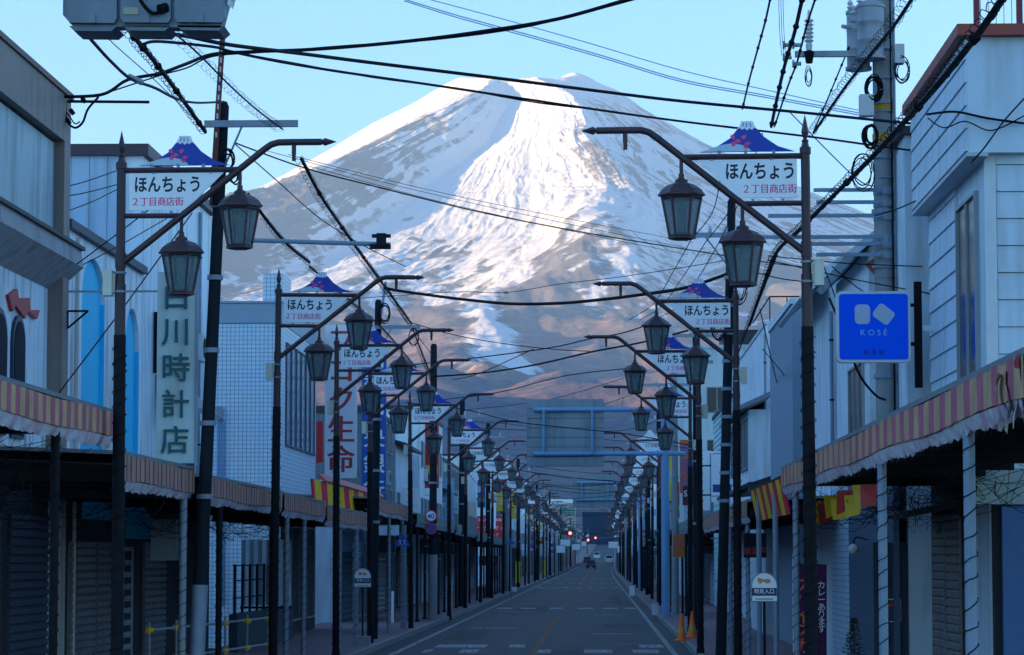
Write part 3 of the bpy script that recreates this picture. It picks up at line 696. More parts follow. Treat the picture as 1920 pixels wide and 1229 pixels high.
for k,(ya,yb) in enumerate(((39.9,40.9),(41.3,42.2))):
    arch=[(ya,4.1),(yb,4.1),(yb,5.55)]+[((ya+yb)/2+(yb-ya)/2*math.cos(a_),5.55+.42*math.sin(a_)) for a_ in np.linspace(0,math.pi,9)[1:-1]]+[(ya,5.55)]
    f=part(t,'arched_window',B().prism(arch,XL-.1185,XL-.07,'x'),mat('navy_frame',(.02,.03,.08),.4))
    c=[((p[0]-(ya+yb)/2)*.84+(ya+yb)/2,(p[1]-4.8)*.93+4.8) for p in arch]
    part(t,'pane',B().prism(c,XL-.0695,XL-.06,'x'),mat('dark_pane',(.006,.01,.025),.6,spec=.08),f)
lg=part(t,'red_emblem',B().prism([(40.9,6.2),(41.5,6.35),(41.6,6.22),(42.4,6.3),(42.5,6.12),(43.2,6.18),(43.0,6.02),(42.3,6.08),(42.1,5.95),(41.4,6.1),(41.2,5.98)],XL-.118,XL-.06,'x'),RED)
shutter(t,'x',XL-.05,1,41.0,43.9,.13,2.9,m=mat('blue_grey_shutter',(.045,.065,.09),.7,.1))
shutter(t,'x',XL-.05,1,36.5,40.4,.13,2.9,m=MATS['blue_grey_shutter'])
br=B().cyl((XL-.05,44.3,9.68),(XL+1.45,44.3,9.66),.024,n=6)
o=part(t,'cable_bracket',br,DARKM)
part(t,'awning_bracket',B().cyl((XL+.13,44.5,6.28),(XL+.46,44.5,6.28),.018,n=5).cyl((XL+.46,44.5,6.28),(XL+.13,44.5,6.0),.018,n=5).cyl((XL+.13,44.5,6.0),(XL+.13,44.5,6.28),.018,n=5),DARKM)

# white arcade front with turquoise arched niches
t=thing('arched_building','white shop front with tall turquoise arched niches and a dark sloping eave','building',(-11,45,0))
W2=mat('cream_white_render',(.84,.89,.93),.85,var=.08,scale=1.5,bump=.3,dirt=(.42,.40,.39))
b=B(); F=XL; 
nich=[(46.4,48.6,2.9,6.75,7.45),(50.7,52.3,2.6,6.2,6.95)]
part(t,'wall',B().box(-16,XL-.26,45.0,52.58,-.3,7.5),W2)
# front skin around the niches
ys=[45.0]; 
segs=[(45.0,46.4),(48.6,50.7),(52.3,52.58)]
b=B()
for a_,c_ in segs: b.box(XL-.258,XL,a_,c_,-.1,7.7)
for (ya,yb,z0,zs,zt_) in nich:
    # spandrel over the arch
    ym=(ya+yb)/2; pts=[(ya,7.7),(yb,7.7),(yb,zs)]+[(ym+(yb-ya)/2*math.cos(q_),zs+(zt_-zs)*math.sin(q_)) for q_ in np.linspace(0,math.pi,11)[1:-1]]+[(ya,zs)]
    n=len(pts); 
    # build as a fan of quads between arch and top line
    ar=[(yb,zs)]+[(ym+(yb-ya)/2*math.cos(q_),zs+(zt_-zs)*math.sin(q_)) for q_ in np.linspace(0,math.pi,13)[1:-1]]+[(ya,zs)]
    for i in range(len(ar)-1): b.prism([ar[i],ar[i+1],(ar[i+1][0],7.7),(ar[i][0],7.7)],XL-.258,XL,'x')
    b.box(XL-.258,XL,ya,yb,-.1,z0)
part(t,'front_wall',b,W2)
for (ya,yb,z0,zs,zt_) in nich:
    part(t,'niche',B().box(XL-.2578,XL-.08,ya+.001,yb-.001,z0,7.6),NICHE)
    part(t,'niche_cheek',B().box(XL-.079,XL-.004,yb-.012,yb-.004,z0,zs),NICHE)
    part(t,'sill_panel',B().prism([(XL-.075,z0+.9),(XL+.5,z0+.15),(XL+.5,z0+.05),(XL-.075,z0+.05)],ya+.1,yb-.05,'y'),NICHE)
part(t,'eave',B().box(XL-.5,XL+.1,44.9,52.59,7.702,7.84),mat('navy_eave',(.05,.055,.08),.6))
part(t,'pier',B().box(XL-1.1,XL+.05,44.66,44.99,-.1,7.69),BEIGE)
part(t,'gutter_pipe',B().cyl((XL+.07,45.6,0),(XL+.07,45.6,7.6),.035,n=7),mat('pale_pipe',(.5,.5,.48),.5))
part(t,'lower_front',B().box(XL+.001,XL+.03,45,52.55,-.1,3.3),MATS['shade_dark_front']); shutter(t,'x',XL+.03,1,45.3,47.6,.13,2.55); shutter(t,'x',XL+.03,1,47.8,50.2,.13,2.55)
part(t,'lattice_door',B().box(XL+.03,XL+.06,50.5,50.58,.13,2.5).box(XL+.03,XL+.06,51.5,51.58,.13,2.5).box(XL+.03,XL+.055,50.5,51.58,2.42,2.5),BEIGE)
for i in range(9): part(t,'door_louvre',B().box(XL+.031,XL+.05,50.7,51.4,.4+i*.22,.5+i*.22),GREY)
part(t,'hanging_box',B().box(XL+.6,XL+1.05,50.2,50.6,2.25,3.0),mat('navy_white_box',(.3,.36,.42),.6))

# tall block behind with grey side panels and white front
t=thing('panelled_building','tall white building with grey vertical panels on its side wall and dark roof edge','building',(-12,52.6,0))
part(t,'wall',B().box(-16.5,XL-.02,52.65,62,-.3,10.0),mat('white_metal_front',(.74,.85,.92),.55,var=.07,scale=1,dirt=(.36,.42,.46)))
PM=mat('blue_grey_panel',(.40,.52,.64),.55,.1,var=.08,scale=1.5,dirt=(.2,.26,.3))
bb=B().box(0,.355,-.03,0,0,10.0-7.0)
for i in range(22): 
    x=-16.4+i*.35
    if x<XL-.36: piece('panel',mk('panel|side',B().box(.006,.342,-.028,0,.0,3.2),PM),t,(x+12,.048,6.8))
part(t,'roof_edge',B().box(-16.6,XL+.1,52.5,62.05,10.002,10.22),mat('maroon_roof_edge',(.06,.035,.05),.5))
for i in range(9): part(t,'front_panel',B().box(XL-.019,XL+.005,52.7+i*1.03,53.71+i*1.03,3.4,9.95),MATS['white_metal_front'])
part(t,'dark_board',B().box(XL+.02,XL+.32,53.9,54.0,5.9,7.1),BLK)
part(t,'dark_opening',B().box(XL+.006,XL+.03,56,59.5,3.6,5.2),DARK)
part(t,'bay_roof',B().prism([(XL+.01,5.9),(XL+.7,5.3),(XL+.7,5.2),(XL+.01,5.6)],54.2,58.5,'y'),mat('grey_slate',(.24,.26,.3),.7))
part(t,'lower_front',B().box(XL+.006,XL+.03,52.66,61.9,-.1,3.3),MATS['shade_dark_front']); shutter(t,'x',XL+.03,1,52.8,55.4,.13,2.6)

# vertical clock shop sign
def vsign(name,label,x,y,z0,z1,w,dpt,m,chars,cm,size,ztop,pitch,fm=None,ext=0,off=.02,x_off=0,sub=None):
    t=thing(name,label,'sign',(x,y,z0))
    part(t,'sign_box',B().box(x-w/2,x+w/2,y,y+dpt,z0,z1),m)
    if fm: part(t,'sign_frame',B().box(x-w/2-.03,x-w/2-.002,y-.02,y+dpt+.02,z0-.03,z1+.03).box(x+w/2+.002,x+w/2+.03,y-.02,y+dpt+.02,z0-.03,z1+.03),fm,kind='stuff')
    for i,c in enumerate(chars):
        txt(c,size,cm,t,(x_off,-.006-ext,ztop-i*pitch-z0),off=off,name='letter',ext=ext)
        if not ext: txt(c,size,cm,t,(x_off+.03,-.0065,ztop-i*pitch-z0+.004),off=off,name='letter_edge')
    return t
TEAL=mat('teal_letter',(.01,.13,.16),.5,var=.15)
ts=vsign('clock_shop_sign','long white vertical shop sign reading 白川時計店 in raised teal letters',-6.82,44.6,3.82,6.92,.62,.16,mat('aged_white_sign',(.62,.76,.76),.6,var=.06,scale=2,dirt=(.4,.44,.42)),'白川時計店',TEAL,  .48,6.5,.585,ext=.02,off=.008)
part(ts,'side_panel',B().box(-6.508,-6.48,44.58,44.78,3.78,6.96),GREY)
part(ts,'sign_arm',B().box(XL,-7.132,44.66,44.70,6.6,6.63),GREY)

# tiled bank building beyond the parking place
TILE=bpy.data.materials.new('white_wall_tile'); TILE.use_nodes=True
def tilemat(m,c1,c2,mort,sz,hz):
    n=m.node_tree.nodes; l=m.node_tree.links; b_=n['Principled BSDF']; b_.inputs['Roughness'].default_value=.35
    g=n.new('ShaderNodeNewGeometry'); sp=n.new('ShaderNodeSeparateXYZ'); l.new(g.outputs['Position'],sp.inputs[0])
    ad=n.new('ShaderNodeMath'); l.new(sp.outputs['X'],ad.inputs[0]); l.new(sp.outputs['Y'],ad.inputs[1])
    cb=n.new('ShaderNodeCombineXYZ'); l.new(ad.outputs[0],cb.inputs[0]); l.new(sp.outputs['Z'],cb.inputs[1])
    br=n.new('ShaderNodeTexBrick'); br.offset=0; br.inputs['Color1'].default_value=(*c1,1); br.inputs['Color2'].default_value=(*c2,1); br.inputs['Mortar'].default_value=(*mort,1)
    br.inputs['Scale'].default_value=1; br.inputs['Mortar Size'].default_value=.009; br.inputs['Brick Width'].default_value=sz; br.inputs['Row Height'].default_value=hz; br.inputs['Mortar Smooth'].default_value=.1
    l.new(cb.outputs[0],br.inputs['Vector']); l.new(br.outputs['Color'],b_.inputs['Base Color'])
    bp=n.new('ShaderNodeBump'); bp.inputs['Strength'].default_value=.6; bp.inputs['Distance'].default_value=.01; bp.invert=True; l.new(br.outputs['Fac'],bp.inputs['Height']); l.new(bp.outputs[0],b_.inputs['Normal'])
tilemat(TILE,(.54,.70,.84),(.62,.76,.88),(.24,.32,.42),.115,.115)
t=thing('bank_building','white tiled bank building with a metal roof band and vertical light blue pipes','building',(-12,76,0))
part(t,'wall',B().box(-17,XL,76,85.4,-.3,8.75),TILE)
part(t,'roof_band',B().box(-17.05,XL+.02,75.95,85.45,8.752,9.3),mat('blue_grey_band',(.26,.34,.44),.45,.2,var=.08))
part(t,'band_lip',B().box(-17.1,XL+.05,75.9,85.5,9.302,9.36),MATS['blue_grey_band'])
part(t,'lower_front',B().box(XL+.001,XL+.02,76.05,85.3,-.1,3.4),MATS['shade_dark_front'])
part(t,'corner_tower',B().box(XL-.55,XL+.0,76.2,78.2,9.362,10.15),TILE)
for x in (-10.42,-10.28):
    part(t,'rain_pipe',B().cyl((x,75.94,1.0),(x,75.94,6.1),.035,n=8),LBLUE)
part(t,'pipe_box',B().box(-10.55,-10.3,75.8,75.96,6.1,6.45),GREY)
for i in range(6): win(t,'x',XL,1,77+i*1.3,78.2+i*1.3,5.4+.0,8.3,1,fm=mat('dark_bar',(.06,.08,.12),.5),gm=mat('pale_glass',(.25,.36,.45),.15,spec=.8))
win(t,'x',XL,1,76.6,84.8,.5,3.2,4)
part(t,'striped_partition',B().box(-9.35,-8.72,75.2,75.26,1.05,2.55),mat('grey_wave_panel',(.3,.38,.42),.6))
# bank and insurance signs
vsign('insurance_sign','tall white vertical sign reading フコク生命 in large red letters',-7.95,85.6,4.75,9.5,.98,.25,mat('white_sign_face',(.66,.68,.72),.4,var=.03),'フコク生命',mat('red_letter',(.42,.03,.05),.5),.88,8.95,.92,off=.006)
vsign('bank_sign','tall blue vertical sign reading 山梨中央銀行 in bold white letters beside the insurance sign',-7.13,88.2,3.7,9.1,.78,.2,mat('bank_blue',(.015,.10,.42),.4,var=.04),'山梨中央銀行',BOARD,.68,8.6,.84,off=.004)
# parking place: low dark wall, fence, striped screen, garage
t=thing('parking_wall','low dark concrete wall with a pipe fence on top beside the parking place','wall',(-8.4,63,.0))
part(t,'wall',B().box(-8.5,-8.3,64,75.6,-.1,1.0),mat('dark_wall',(.05,.07,.09),.85,var=.3,bump=.3))
for z in (1.35,1.75,2.1): part(t,'fence_rail',B().box(-8.42,-8.38,64,75.6,z,z+.03),DPOLE)
for i in range(9): part(t,'fence_post',B().box(-8.43,-8.37,64.2+i*1.4,64.26+i*1.4,1.002,2.15),DPOLE)
t=thing('striped_screen','grey and white striped sheet screen standing behind the awning posts','screen',(-8.2,70,0))
for i in range(12): part(t,'sheet_strip',B().box(-8.98+i*.105,-8.98+i*.105+.1,69.9,69.94+.02*(i%2),1.1,2.75),(LGREY if i%2 else mat('screen_grey',(.16,.24,.3),.6)))
part(t,'screen_rail',B().box(-9.0,-7.7,69.84,69.88,1.02,1.08),DPOLE)
t=thing('garage_building','low garage with metal shutter and a side door behind the left awnings','building',(-11,62.1,0))
part(t,'wall',B().box(-16,-9.6,62.1,67,-.1,3.2),mat('garage_wall',(.20,.26,.3),.7))
part(t,'roof_edge',B().box(-16,-9.4,62.05,67.1,3.202,3.35),DROOF)
win(t,'y',62.1,-1,-10.6,-9.75,.2,2.3,2)

# ---- left awnings
awning(24.5,34.3,-1,4.08,'tan and rose striped awning with checked cloth edge, nearest on the left',-6.0,XL+.1,ST_TAN,.46,posts=[(26,DARKM,.05),(31,DARKM,.05)],seed=3,vh=.2)
awning(34.9,41.2,-1,3.60,'brown striped awning left of the clock shop sign',-6.0,XL+.1,ST_BR,.34,fh=.33,posts=[(40.7,GALV,.055)],seed=4)
awning(42.3,52.8,-1,3.53,'brown striped awning right of the clock shop sign',-6.0,XL+.1,ST_BR,.34,posts=[(44.6,DARKM,.05),(51.8,(RUST),.05)],seed=5)
awning(53.1,61.2,-1,3.50,'brown striped awning in front of the garage',-6.0,XL-.5,ST_BR,.34,posts=[(54.3,GALV,.05),(57.5,GALV,.05)],seed=6)
awning(61.5,73.4,-1,3.42,'brown striped awning below the red and yellow banner',-6.0,XL+.1,ST_BR,.34,posts=[(65.5,GALV,.05),(70,GALV,.06)],seed=7)
awning(74.6,89,-1,3.88,'higher brown striped awning beyond the bank sign',-6.0,XL+.1,ST_BR,.34,posts=[(81,GALV,.05),(86.5,GALV,.05)],seed=8)
t=thing('banner_awning','bright red and yellow striped banner awning with a red top band','awning',(-7,63,3.6))
part(t,'striped_cloth',B().prism([(-6.60,4.12),(-6.64,4.12),(-6.58,3.42),(-6.54,3.42)],64,85,'y'),ST_RY2)
part(t,'top_band',B().prism([(-6.72,4.34),(-6.72,4.30),(-6.57,4.13),(-6.53,4.15)],66.5,85.1,'y'),RED)
tangle('dense tangle of fairy light cables under the nearest left awning',-8.5,-6.1,26,40,2.7,3.75,150,5)
tangle('bare vines and light cables hanging under the left awning before the bank',-8.2,-6.1,42,60,2.6,3.25,90,6)
# yellow clamped pipe barrier
t=thing('pipe_barrier','grey pipe barrier with yellow clamps on the left pavement','barrier',(-6.6,46,.13))
for z in (.62,1.12): part(t,'rail',B().cyl((-7.3,45.2,z),(-6.35,53.5,z+.02),.024,n=7),GALV)
for i in range(6): 
    f=i/5; x=-7.3+.95*f; y=45.2+8.3*f
    part(t,'upright',B().cyl((x,y,.13),(x,y,1.25),.022,n=7),GALV)
    for z in (.62,1.12): part(t,'clamp',B().cyl((x-.06,y-.02,z),(x+.06,y+.02,z),.05,n=7).cyl((x,y-.05,z-.05),(x,y-.05,z+.05),.03,n=6),YEL)

# ---- left row beyond
def row(side,specs,xf,dep,names):
    for i,(y0,y1,h,m,lab,gab,fx,nw) in enumerate(specs):
        x0,x1=sorted((xf+fx+shift(y0),xf+fx-dep*(-side) + shift(y0)))
        t=block('shop_building' if h<9 else 'tall_building',lab,'building',x0,x1,y0,y1,h,m,gable=gab,capm=names)
        zb=zp(y0); c=(x1 if side<0 else x0); d=-side
        yy=y0+.6
        while yy<y1-1.3 and nw:
            z=3.9
            while z<h-1.3:
                win(t,'x',c,d,yy,yy+1.5,zb+z,zb+z+1.25,2); z+=2.7
            yy+=2.6
        # camera-facing windows on the side wall
        if nw>1:
            for k in range(2):
                xx=c-d*(1.2+k*1.9); 
                for z in ([4.2] if h<8 else [4.2,6.9]):
                    if z<h-1.2: win(t,'y',y0,-1,min(xx,xx-d*1.1),max(xx,xx-d*1.1),zb+z,zb+z+1.1,2)
        part(t,'lower_front',B().box(min(c,c+d*.02),max(c,c+d*.02),y0+.02,y1-.02,zb-.1,zb+3.2),random.choice([MATS['shade_dark_front'],MATS['shade_dark_front'],GREY]))  # the dark choices paint under-awning shade onto the front
        c=c+d*.02
        shutter(t,'x',c,d,y0+.4,(y0+y1)/2-.2,zb+.13,zb+2.5,m=random.choice([SHUT,GREY,DARK,MATS['blue_grey_shutter']]),pitch=.2)
        fr=win(t,'x',c,d,(y0+y1)/2+.1,y1-.4,zb+.2,zb+2.5,3)
CORR=mat('corrugated_grey',(.26,.34,.38),.6,.2,var=.15,scale=3,dirt=(.18,.22,.24))
specs=[(93,103,4.6,LGREY,'low pale building behind the 40 speed sign',None,0,1),
(107,119,7.9,DGREY,'dark stained concrete building with streaked side wall on the left',None,0,2),
(119.5,130,7.2,LGREY,'pale house with a steep dark roof beyond the stained block',1.3,0,1),
(131,150,9.3,WHITE,'white ribbed three storey building on the left beyond the pale house',None,.3,1),
(151,162,6.0,GREY,'low grey shop with dark gable roof on the left',1.2,0,1),
(163,186,8.0,CORR,'grey green corrugated building on the left behind the third lamp cluster',None,-.4,1),
(187,200,6.4,BEIGE,'beige two storey shop on the left before the red billboard',None,0,1),
(224,246,10.5,WHITE,'tall white building behind the red billboard on the left',None,-.3,2),
(247,262,6.5,GREY,'grey gabled house past the red billboard',1.4,0,1),
(263,290,8.2,LGREY,'pale grey block far along the left side',None,0,1),
(291,315,6.8,CYANW,'pale cyan shop far along the left side',None,0,1),
(316,350,9.0,LGREY,'tall pale block far left before the traffic signal',None,0,1),
(352,400,7,GREY,'long grey building far left past the signal',1.2,0,0),
(402,460,8.5,BEIGE,'beige building far down the left side',None,0,0),
(462,540,7,LGREY,'pale building near the dark car on the left',1.3,0,0),
(542,640,9,GREY,'grey far building at the left end of the street',None,0,0)]
row(-1,specs,XL,9,DROOF)
AWG='grey green shop awnings further along the street'
for i,(a,c,z) in enumerate([(93,118,3.75),(119,139,3.7),(140,158,3.55),(160,185,3.5),(187,220,3.4)]):
    awning(a,c,-1,z,'%s grey green pleated awning on the left beyond the speed sign'%['first','second','third','fourth','fifth'][i],-6.05,XL,ST_GR,.5,posts=[a+1.5+k*4.2 for k in range(int((c-a)/4.2))],pm=DPOLE,post_wrap=False,seed=20+i,group=AWG,vm=VAL2)

# small things fixed to walls
AC=mat('ac_casing',(.55,.58,.60),.5,.1,dirt=(.35,.36,.36))
def aircon(x,y,z,d,label):
    t=thing('air_conditioner',label,'air conditioner',(x,y,z),'air conditioner units on walls')
    part(t,'casing',B().box(x-.14,x+.14,y,y+.8,z,z+.55),AC); part(t,'fan_grille',B().cyl((x+d*.141,y+.33,z+.28),(x+d*.155,y+.33,z+.28),.21,n=16),DARKM)
    part(t,'bracket',B().box(min(x,x-d*.45),max(x,x-d*.45),y+.1,y+.14,z-.06,z-.002),GALV)
for i,(x,y,z,d) in enumerate(((XL+.32,57.5,6.4,1),(XL+.3,110,5.2,1),(XL+.35,134,6.0,1),(XL+.3,166,5.2,1),(XL+.3,229,7,1))): aircon(x,y,z,d,'air conditioner unit on a left wall, %s from the camera'%ORD[i])
def pipe(x,y,z0,z1,label,m=GALV):
    t=thing('downpipe',label,'downpipe',(x,y,z0),'downpipes on shop fronts'); part(t,'tube',B().cyl((x,y,z0),(x,y,z1),.04,n=8),m)
    for k in range(3): part(t,'clip',B().cyl((x,y,z0+(z1-z0)*(k+.5)/3),(x,y,z0+(z1-z0)*(k+.5)/3+.04),.05,n=8),DARKM)
for i,(x,y,z1) in enumerate(((XL+.06,59.8,9.8),(XL+.05,106.8,7.6),(XL+.05,131.2,9),(XL+.05,163.4,7.8),(4.95,58.7,7.5),(5.25,86.9,9.3),(5.1,125.5,7))): pipe(x,y,3.7,z1,'wall downpipe, %s counted along the fronts from the camera'%ORD[i])
rnd=random.Random(21)
SC=[RED,DISCB_ if False else mat('sign_navy',(.02,.06,.25),.4),BOARD,mat('sign_yellow',(.65,.5,.05),.5),mat('sign_green',(.03,.25,.15),.5),mat('sign_pale_blue',(.25,.45,.65),.5),BOARD,mat('sign_maroon',(.22,.03,.05),.5)]
SN=['red','navy','white','yellow','green','pale blue','white','maroon']
for i in range(40):
    side=-1 if i%2 else 1; y=108+i*9.5+rnd.uniform(-3,3); k=rnd.randrange(8); w=rnd.uniform(.5,1.0); h=rnd.uniform(.8,3.2); z=rnd.uniform(3.9,6.2)+zp(y)
    x=(XL+.25+w/2 if side<0 else XR_-.25-w/2)+shift(y)
    t=thing('projecting_sign','blank %s projecting shop sign on the %s side, %s along the row'%(SN[k],'left' if side<0 else 'right',ORD[(i//2)%30]),'sign',(x,y,z),'small projecting signs along the far street')
    part(t,'panel',B().box(x-w/2,x+w/2,y,y+.18,z,z+h),SC[k]); part(t,'arm',B().box(min(x,x+side*(.3+w/2)),max(x,x+side*(.3+w/2)),y+.06,y+.1,z+h*.5,z+h*.5+.05),DARKM)
    if i%3==0: part(t,'stripe',B().box(x-w/2+.05,x+w/2-.05,y-.008,y-.001,z+h*.2,z+h*.35),SC[(k+3)%8])

# ================================================================ RIGHT SIDE
XR=5.4
SID=mat('white_lap_siding',(.56,.68,.78),.6,var=.06,scale=1.5,bump=.15,dirt=(.42,.46,.48))
t=thing('siding_building','white lap siding building with a red roof edge and overhanging fascia at right edge','building',(9,38.5,0))
part(t,'wall',B().box(XR+.02,14,38.56,45,-.3,9.45),SID)
bm_=B()
z=.2; k=0
while z<9.3:
    zz=min(z+.375,9.42)
    part(t,'siding_board',B().prism([(38.558,z),(38.50,z+.004),(38.53,zz-.004),(38.558,zz-.004)],XR+.16,14,'x'),SID); z+=.378
part(t,'corner_trim',B().box(XR-.01,XR+.15,38.48,38.558,-.1,7.95),mat('pale_trim',(.6,.66,.7),.5))
z=3.6
while z<7.9:
    part(t,'siding_board',B().prism([(XR+.018,z),(XR-.03,z+.004),(XR,z+.37),(XR+.018,z+.37)],41.6,44.95,'y'),SID); z+=.376
win(t,'x',XR+.01,-1,39.3,41.4,4.55,7.5,2,depth=.06)
# overhanging fascia
OX=XR-.28
part(t,'overhang',B().box(OX+.03,XR+.6,38.3,45.0,7.9,9.52),SID)
for i in range(5):
    z=7.92+i*.32; part(t,'siding_board',B().prism([(OX+.028,z),(OX-.01,z+.004),(OX+.012,z+.31),(OX+.028,z+.31)],38.3,45.0,'y'),SID)
part(t,'soffit',B().box(OX+.0,XR+.015,38.25,45.05,7.84,7.898),mat('soffit_panel',(.45,.5,.54),.7))
part(t,'roof_edge',B().box(OX-.12,14.2,38.15,45.15,9.522,9.68),COPPER)
# roof railing
rl=thing('roof_railing','maroon steel railing and stair frame on the roof of the siding building','railing',(6,38.6,9.69))
for x in (5.35,5.95,6.55,7.15): part(rl,'post',B().box(x-.04,x+.04,38.7,38.78,9.69,11.6),mat('maroon_rail',(.2,.03,.04),.5))
for z in (10.3,10.85,11.4): part(rl,'rail',B().box(5.35,8.5,38.69,38.73,z,z+.05),MATS['maroon_rail'])
part(rl,'brace',B().cyl((5.4,38.8,10.3),(6.0,38.8,11.5),.03,n=6),MATS['maroon_rail'])
for i in range(16): part(rl,'baluster',B().cyl((5.42+i*.11,38.85,9.7),(5.42+i*.11,38.85,11.6),.006,n=4),MATS['maroon_rail'])
# ground floor of the siding building
part(t,'lower_front',B().box(XR-.03,XR+.019,40.9,44.96,-.1,3.5),MATS['shade_dark_front'])
shutter(t,'x',XR-.031,-1,41.3,44.6,.13,2.9)
part(t,'shutter_post',B().box(XR-.1,XR-.07,42.85,42.93,.13,2.9),SHUT)
part(t,'blue_pillar',B().box(XR+.12,XR+.42,38.15,38.29,.13,3.0),mat('blue_pillar',(.05,.12,.26),.6))
part(t,'dark_front',B().box(XR+.02,14,38.3,38.49,-.1,3.02),MATS['shade_dark_front'])  # dark sheet whose colour stands in for shade below the right awning
part(t,'small_canopy',B().prism([(XR-.9,2.95),(XR-.01,3.15),(XR-.01,3.05),(XR-.9,2.88)],41.2,44.9,'y'),DROOF)
part(t,'fascia_sign_board',B().box(XR-.35,XR+2.6,38.18,38.29,3.03,3.52),mat('grey_board',(.35,.38,.38),.7,dirt=(.2,.3,.2)))
# blue cosmetics sign
ks=thing('blue_shop_sign','square blue illuminated-type sign with two pale shapes and KOSÉ lettering, pale rim','sign',at(1638,613,44.3)+Vector((0,0,-.52)))
L=ks.location; cx=L.x; cy=L.y; z0=L.z
def rrect(cx,cz,w,h,r,rot=0,n=5):
    q=[]
    for (sx_,sz_,a0) in ((1,1,0),(-1,1,90),(-1,-1,180),(1,-1,270)):
        for i in range(n+1):
            a=R(a0+90*i/n); q.append((sx_*(w/2-r)+r*math.cos(a),sz_*(h/2-r)+r*math.sin(a)))
    ca,sa=math.cos(rot),math.sin(rot)
    return [(cx+x*ca-y*sa,cz+x*sa+y*ca) for x,y in q]
q_=1.108
part(ks,'sign_box',B().prism(rrect(cx,z0+.52,1.06*q_,1.03*q_,.08),cy,cy+.22),mat('pale_sign_rim',(.55,.6,.62),.4,.2))
KB_=mat('cobalt_sign_face',(.0,.11,.95),.6,var=.04,scale=3,spec=.08)
part(ks,'sign_face',B().prism(rrect(cx,z0+.52,.99*q_,.95*q_,.05),cy-.012,cy-.001),KB_)
part(ks,'emblem',B().prism(rrect(cx-.16*q_,z0+.52+.18*q_,.22*q_,.285*q_,.07),cy-.018,cy-.013),mat('pale_grey_print',(.42,.52,.66),.4))
part(ks,'emblem',B().prism(rrect(cx+.145*q_,z0+.52+.18*q_,.225*q_,.275*q_,.055,R(52)),cy-.018,cy-.013),MATS['pale_grey_print'])
txt('K O S É',.13,mat('cyan_print',(.25,.55,.85),.4),ks,(0,-.0135,.42),sx=1.02)
txt('松 島 屋',.092,mat('navy_print',(.0,.005,.12),.5),ks,(0,-.0135,.105),off=.0)
part(ks,'bracket',B().box(cx+.66,cx+.78,cy+.06,cy+.16,z0-.45,z0+1.25),BLK)
part(ks,'arm',B().box(cx+.589,cx+.659,cy+.08,cy+.14,z0+.22,z0+.28),BLK); part(ks,'arm',B().box(cx+.589,cx+.659,cy+.08,cy+.14,z0+.85,z0+.9),BLK)
part(ks,'wall_mount',B().box(cx+.781,XR+.0,cy+.08,cy+.14,z0+.45,z0+.55),LGREY)

# buildings behind, right
t=thing('pale_block','tall pale blue white building with flat roof behind the transformer pole','building',(9,46,0))
part(t,'wall',B().box(5.15,14,46.2,50.5,-.3,9.35),LGREY)
part(t,'roof_edge',B().box(5.05,14,46.1,50.6,9.352,9.5),DROOF)
part(t,'side_strip',B().box(5.13,5.149,46.3,50.3,3,9.2),WHITE)
t=thing('gabled_white_building','white building with a sloping gable roof and red trim behind the pole','building',(9,51,0))
part(t,'wall',B().prism([(5.0,-.3),(12,-.3),(12,9.2),(7.2,9.8),(5.0,8.0)],51,58,'y'),WHITE)
part(t,'roof_edge',B().prism([(4.7,7.8),(7.2,9.85),(12,9.25),(12,9.4),(7.2,10.0),(4.6,7.9)],50.8,58.2,'y'),LGREY)
part(t,'red_gable_trim',B().prism([(4.92,7.65),(5.9,8.55),(5.9,8.2),(5.1,7.45)],50.7,50.79,'y'),COPPER)
win(t,'x',5.0,-1,52,55,4.2,6.0,3)
t=thing('curved_canopy_building','white building with a curved roof canopy and grey blue blank side wall','building',(9,59,0))
part(t,'wall',B().box(4.95,13,59,66,-.3,8.3),WHITE)
pts=[(4.4,7.75),(4.6,8.0),(4.85,8.25),(5.2,8.5),(5.6,8.7),(6.5,8.8),(13,8.8)]
part(t,'curved_canopy',B().prism(pts+[(13,8.9),(6.5,8.95),(5.5,8.85),(5.1,8.65),(4.7,8.35),(4.3,7.8)],58.9,66.1,'y'),LGREY)
t=thing('grey_blank_building','grey blue building with a blank windowless wall beside the curved canopy','building',(9,70,0))
part(t,'wall',B().box(4.85,13,69,78,-.3,8.6),mat('blue_grey_render',(.22,.30,.38),.8,var=.08,bump=.2))
part(t,'roof_edge',B().box(4.8,13.1,68.95,78.05,8.602,8.75),WHITE)
t=thing('roof_stair_railing','thin grey railing around the roof of the white bay window building','railing',(6,88,9.7))
for i in range(5): part(t,'post',B().cyl((5.5+i*.55,88.3,9.75),(5.5+i*.55,88.3,10.6),.02,n=5),DPOLE)
part(t,'rail',B().cyl((5.5,88.3,10.6),(8.2,88.3,10.6),.025,n=5),DPOLE); part(t,'rail',B().cyl((5.5,88.3,10.6),(4.95,88.3,9.75),.025,n=5),DPOLE)
t=thing('bay_window_building','tall smooth white building with a projecting window bay under a grey canopy','building',(9,87,0))
part(t,'wall',B().box(5.3,13,87,103,-.3,9.6),WHITE)
part(t,'roof_edge',B().box(5.26,13,86.96,103.04,9.602,9.7),LGREY)
part(t,'bay_canopy',B().prism([(4.2,6.85),(5.29,7.35),(5.29,7.2),(4.2,6.72)],84,96,'y'),mat('grey_canopy',(.2,.23,.27),.6))
part(t,'bay',B().box(4.6,5.298,84.6,95.5,4.6,6.8),WHITE)
for i in range(5): win(t,'x',4.6,-1,84.9+i*2.1,86.8+i*2.1,5.0,6.6,2)
part(t,'bay_ledge',B().prism([(4.1,4.35),(5.29,4.75),(5.29,4.55),(4.1,4.25)],80,96,'y'),DROOF)
t=thing('low_tin_building','low building with pale panels and dark lean-to roof below the bay windows','building',(8,79,0))
part(t,'wall',B().box(4.75,12,79,86.5,-.3,4.2),LGREY)
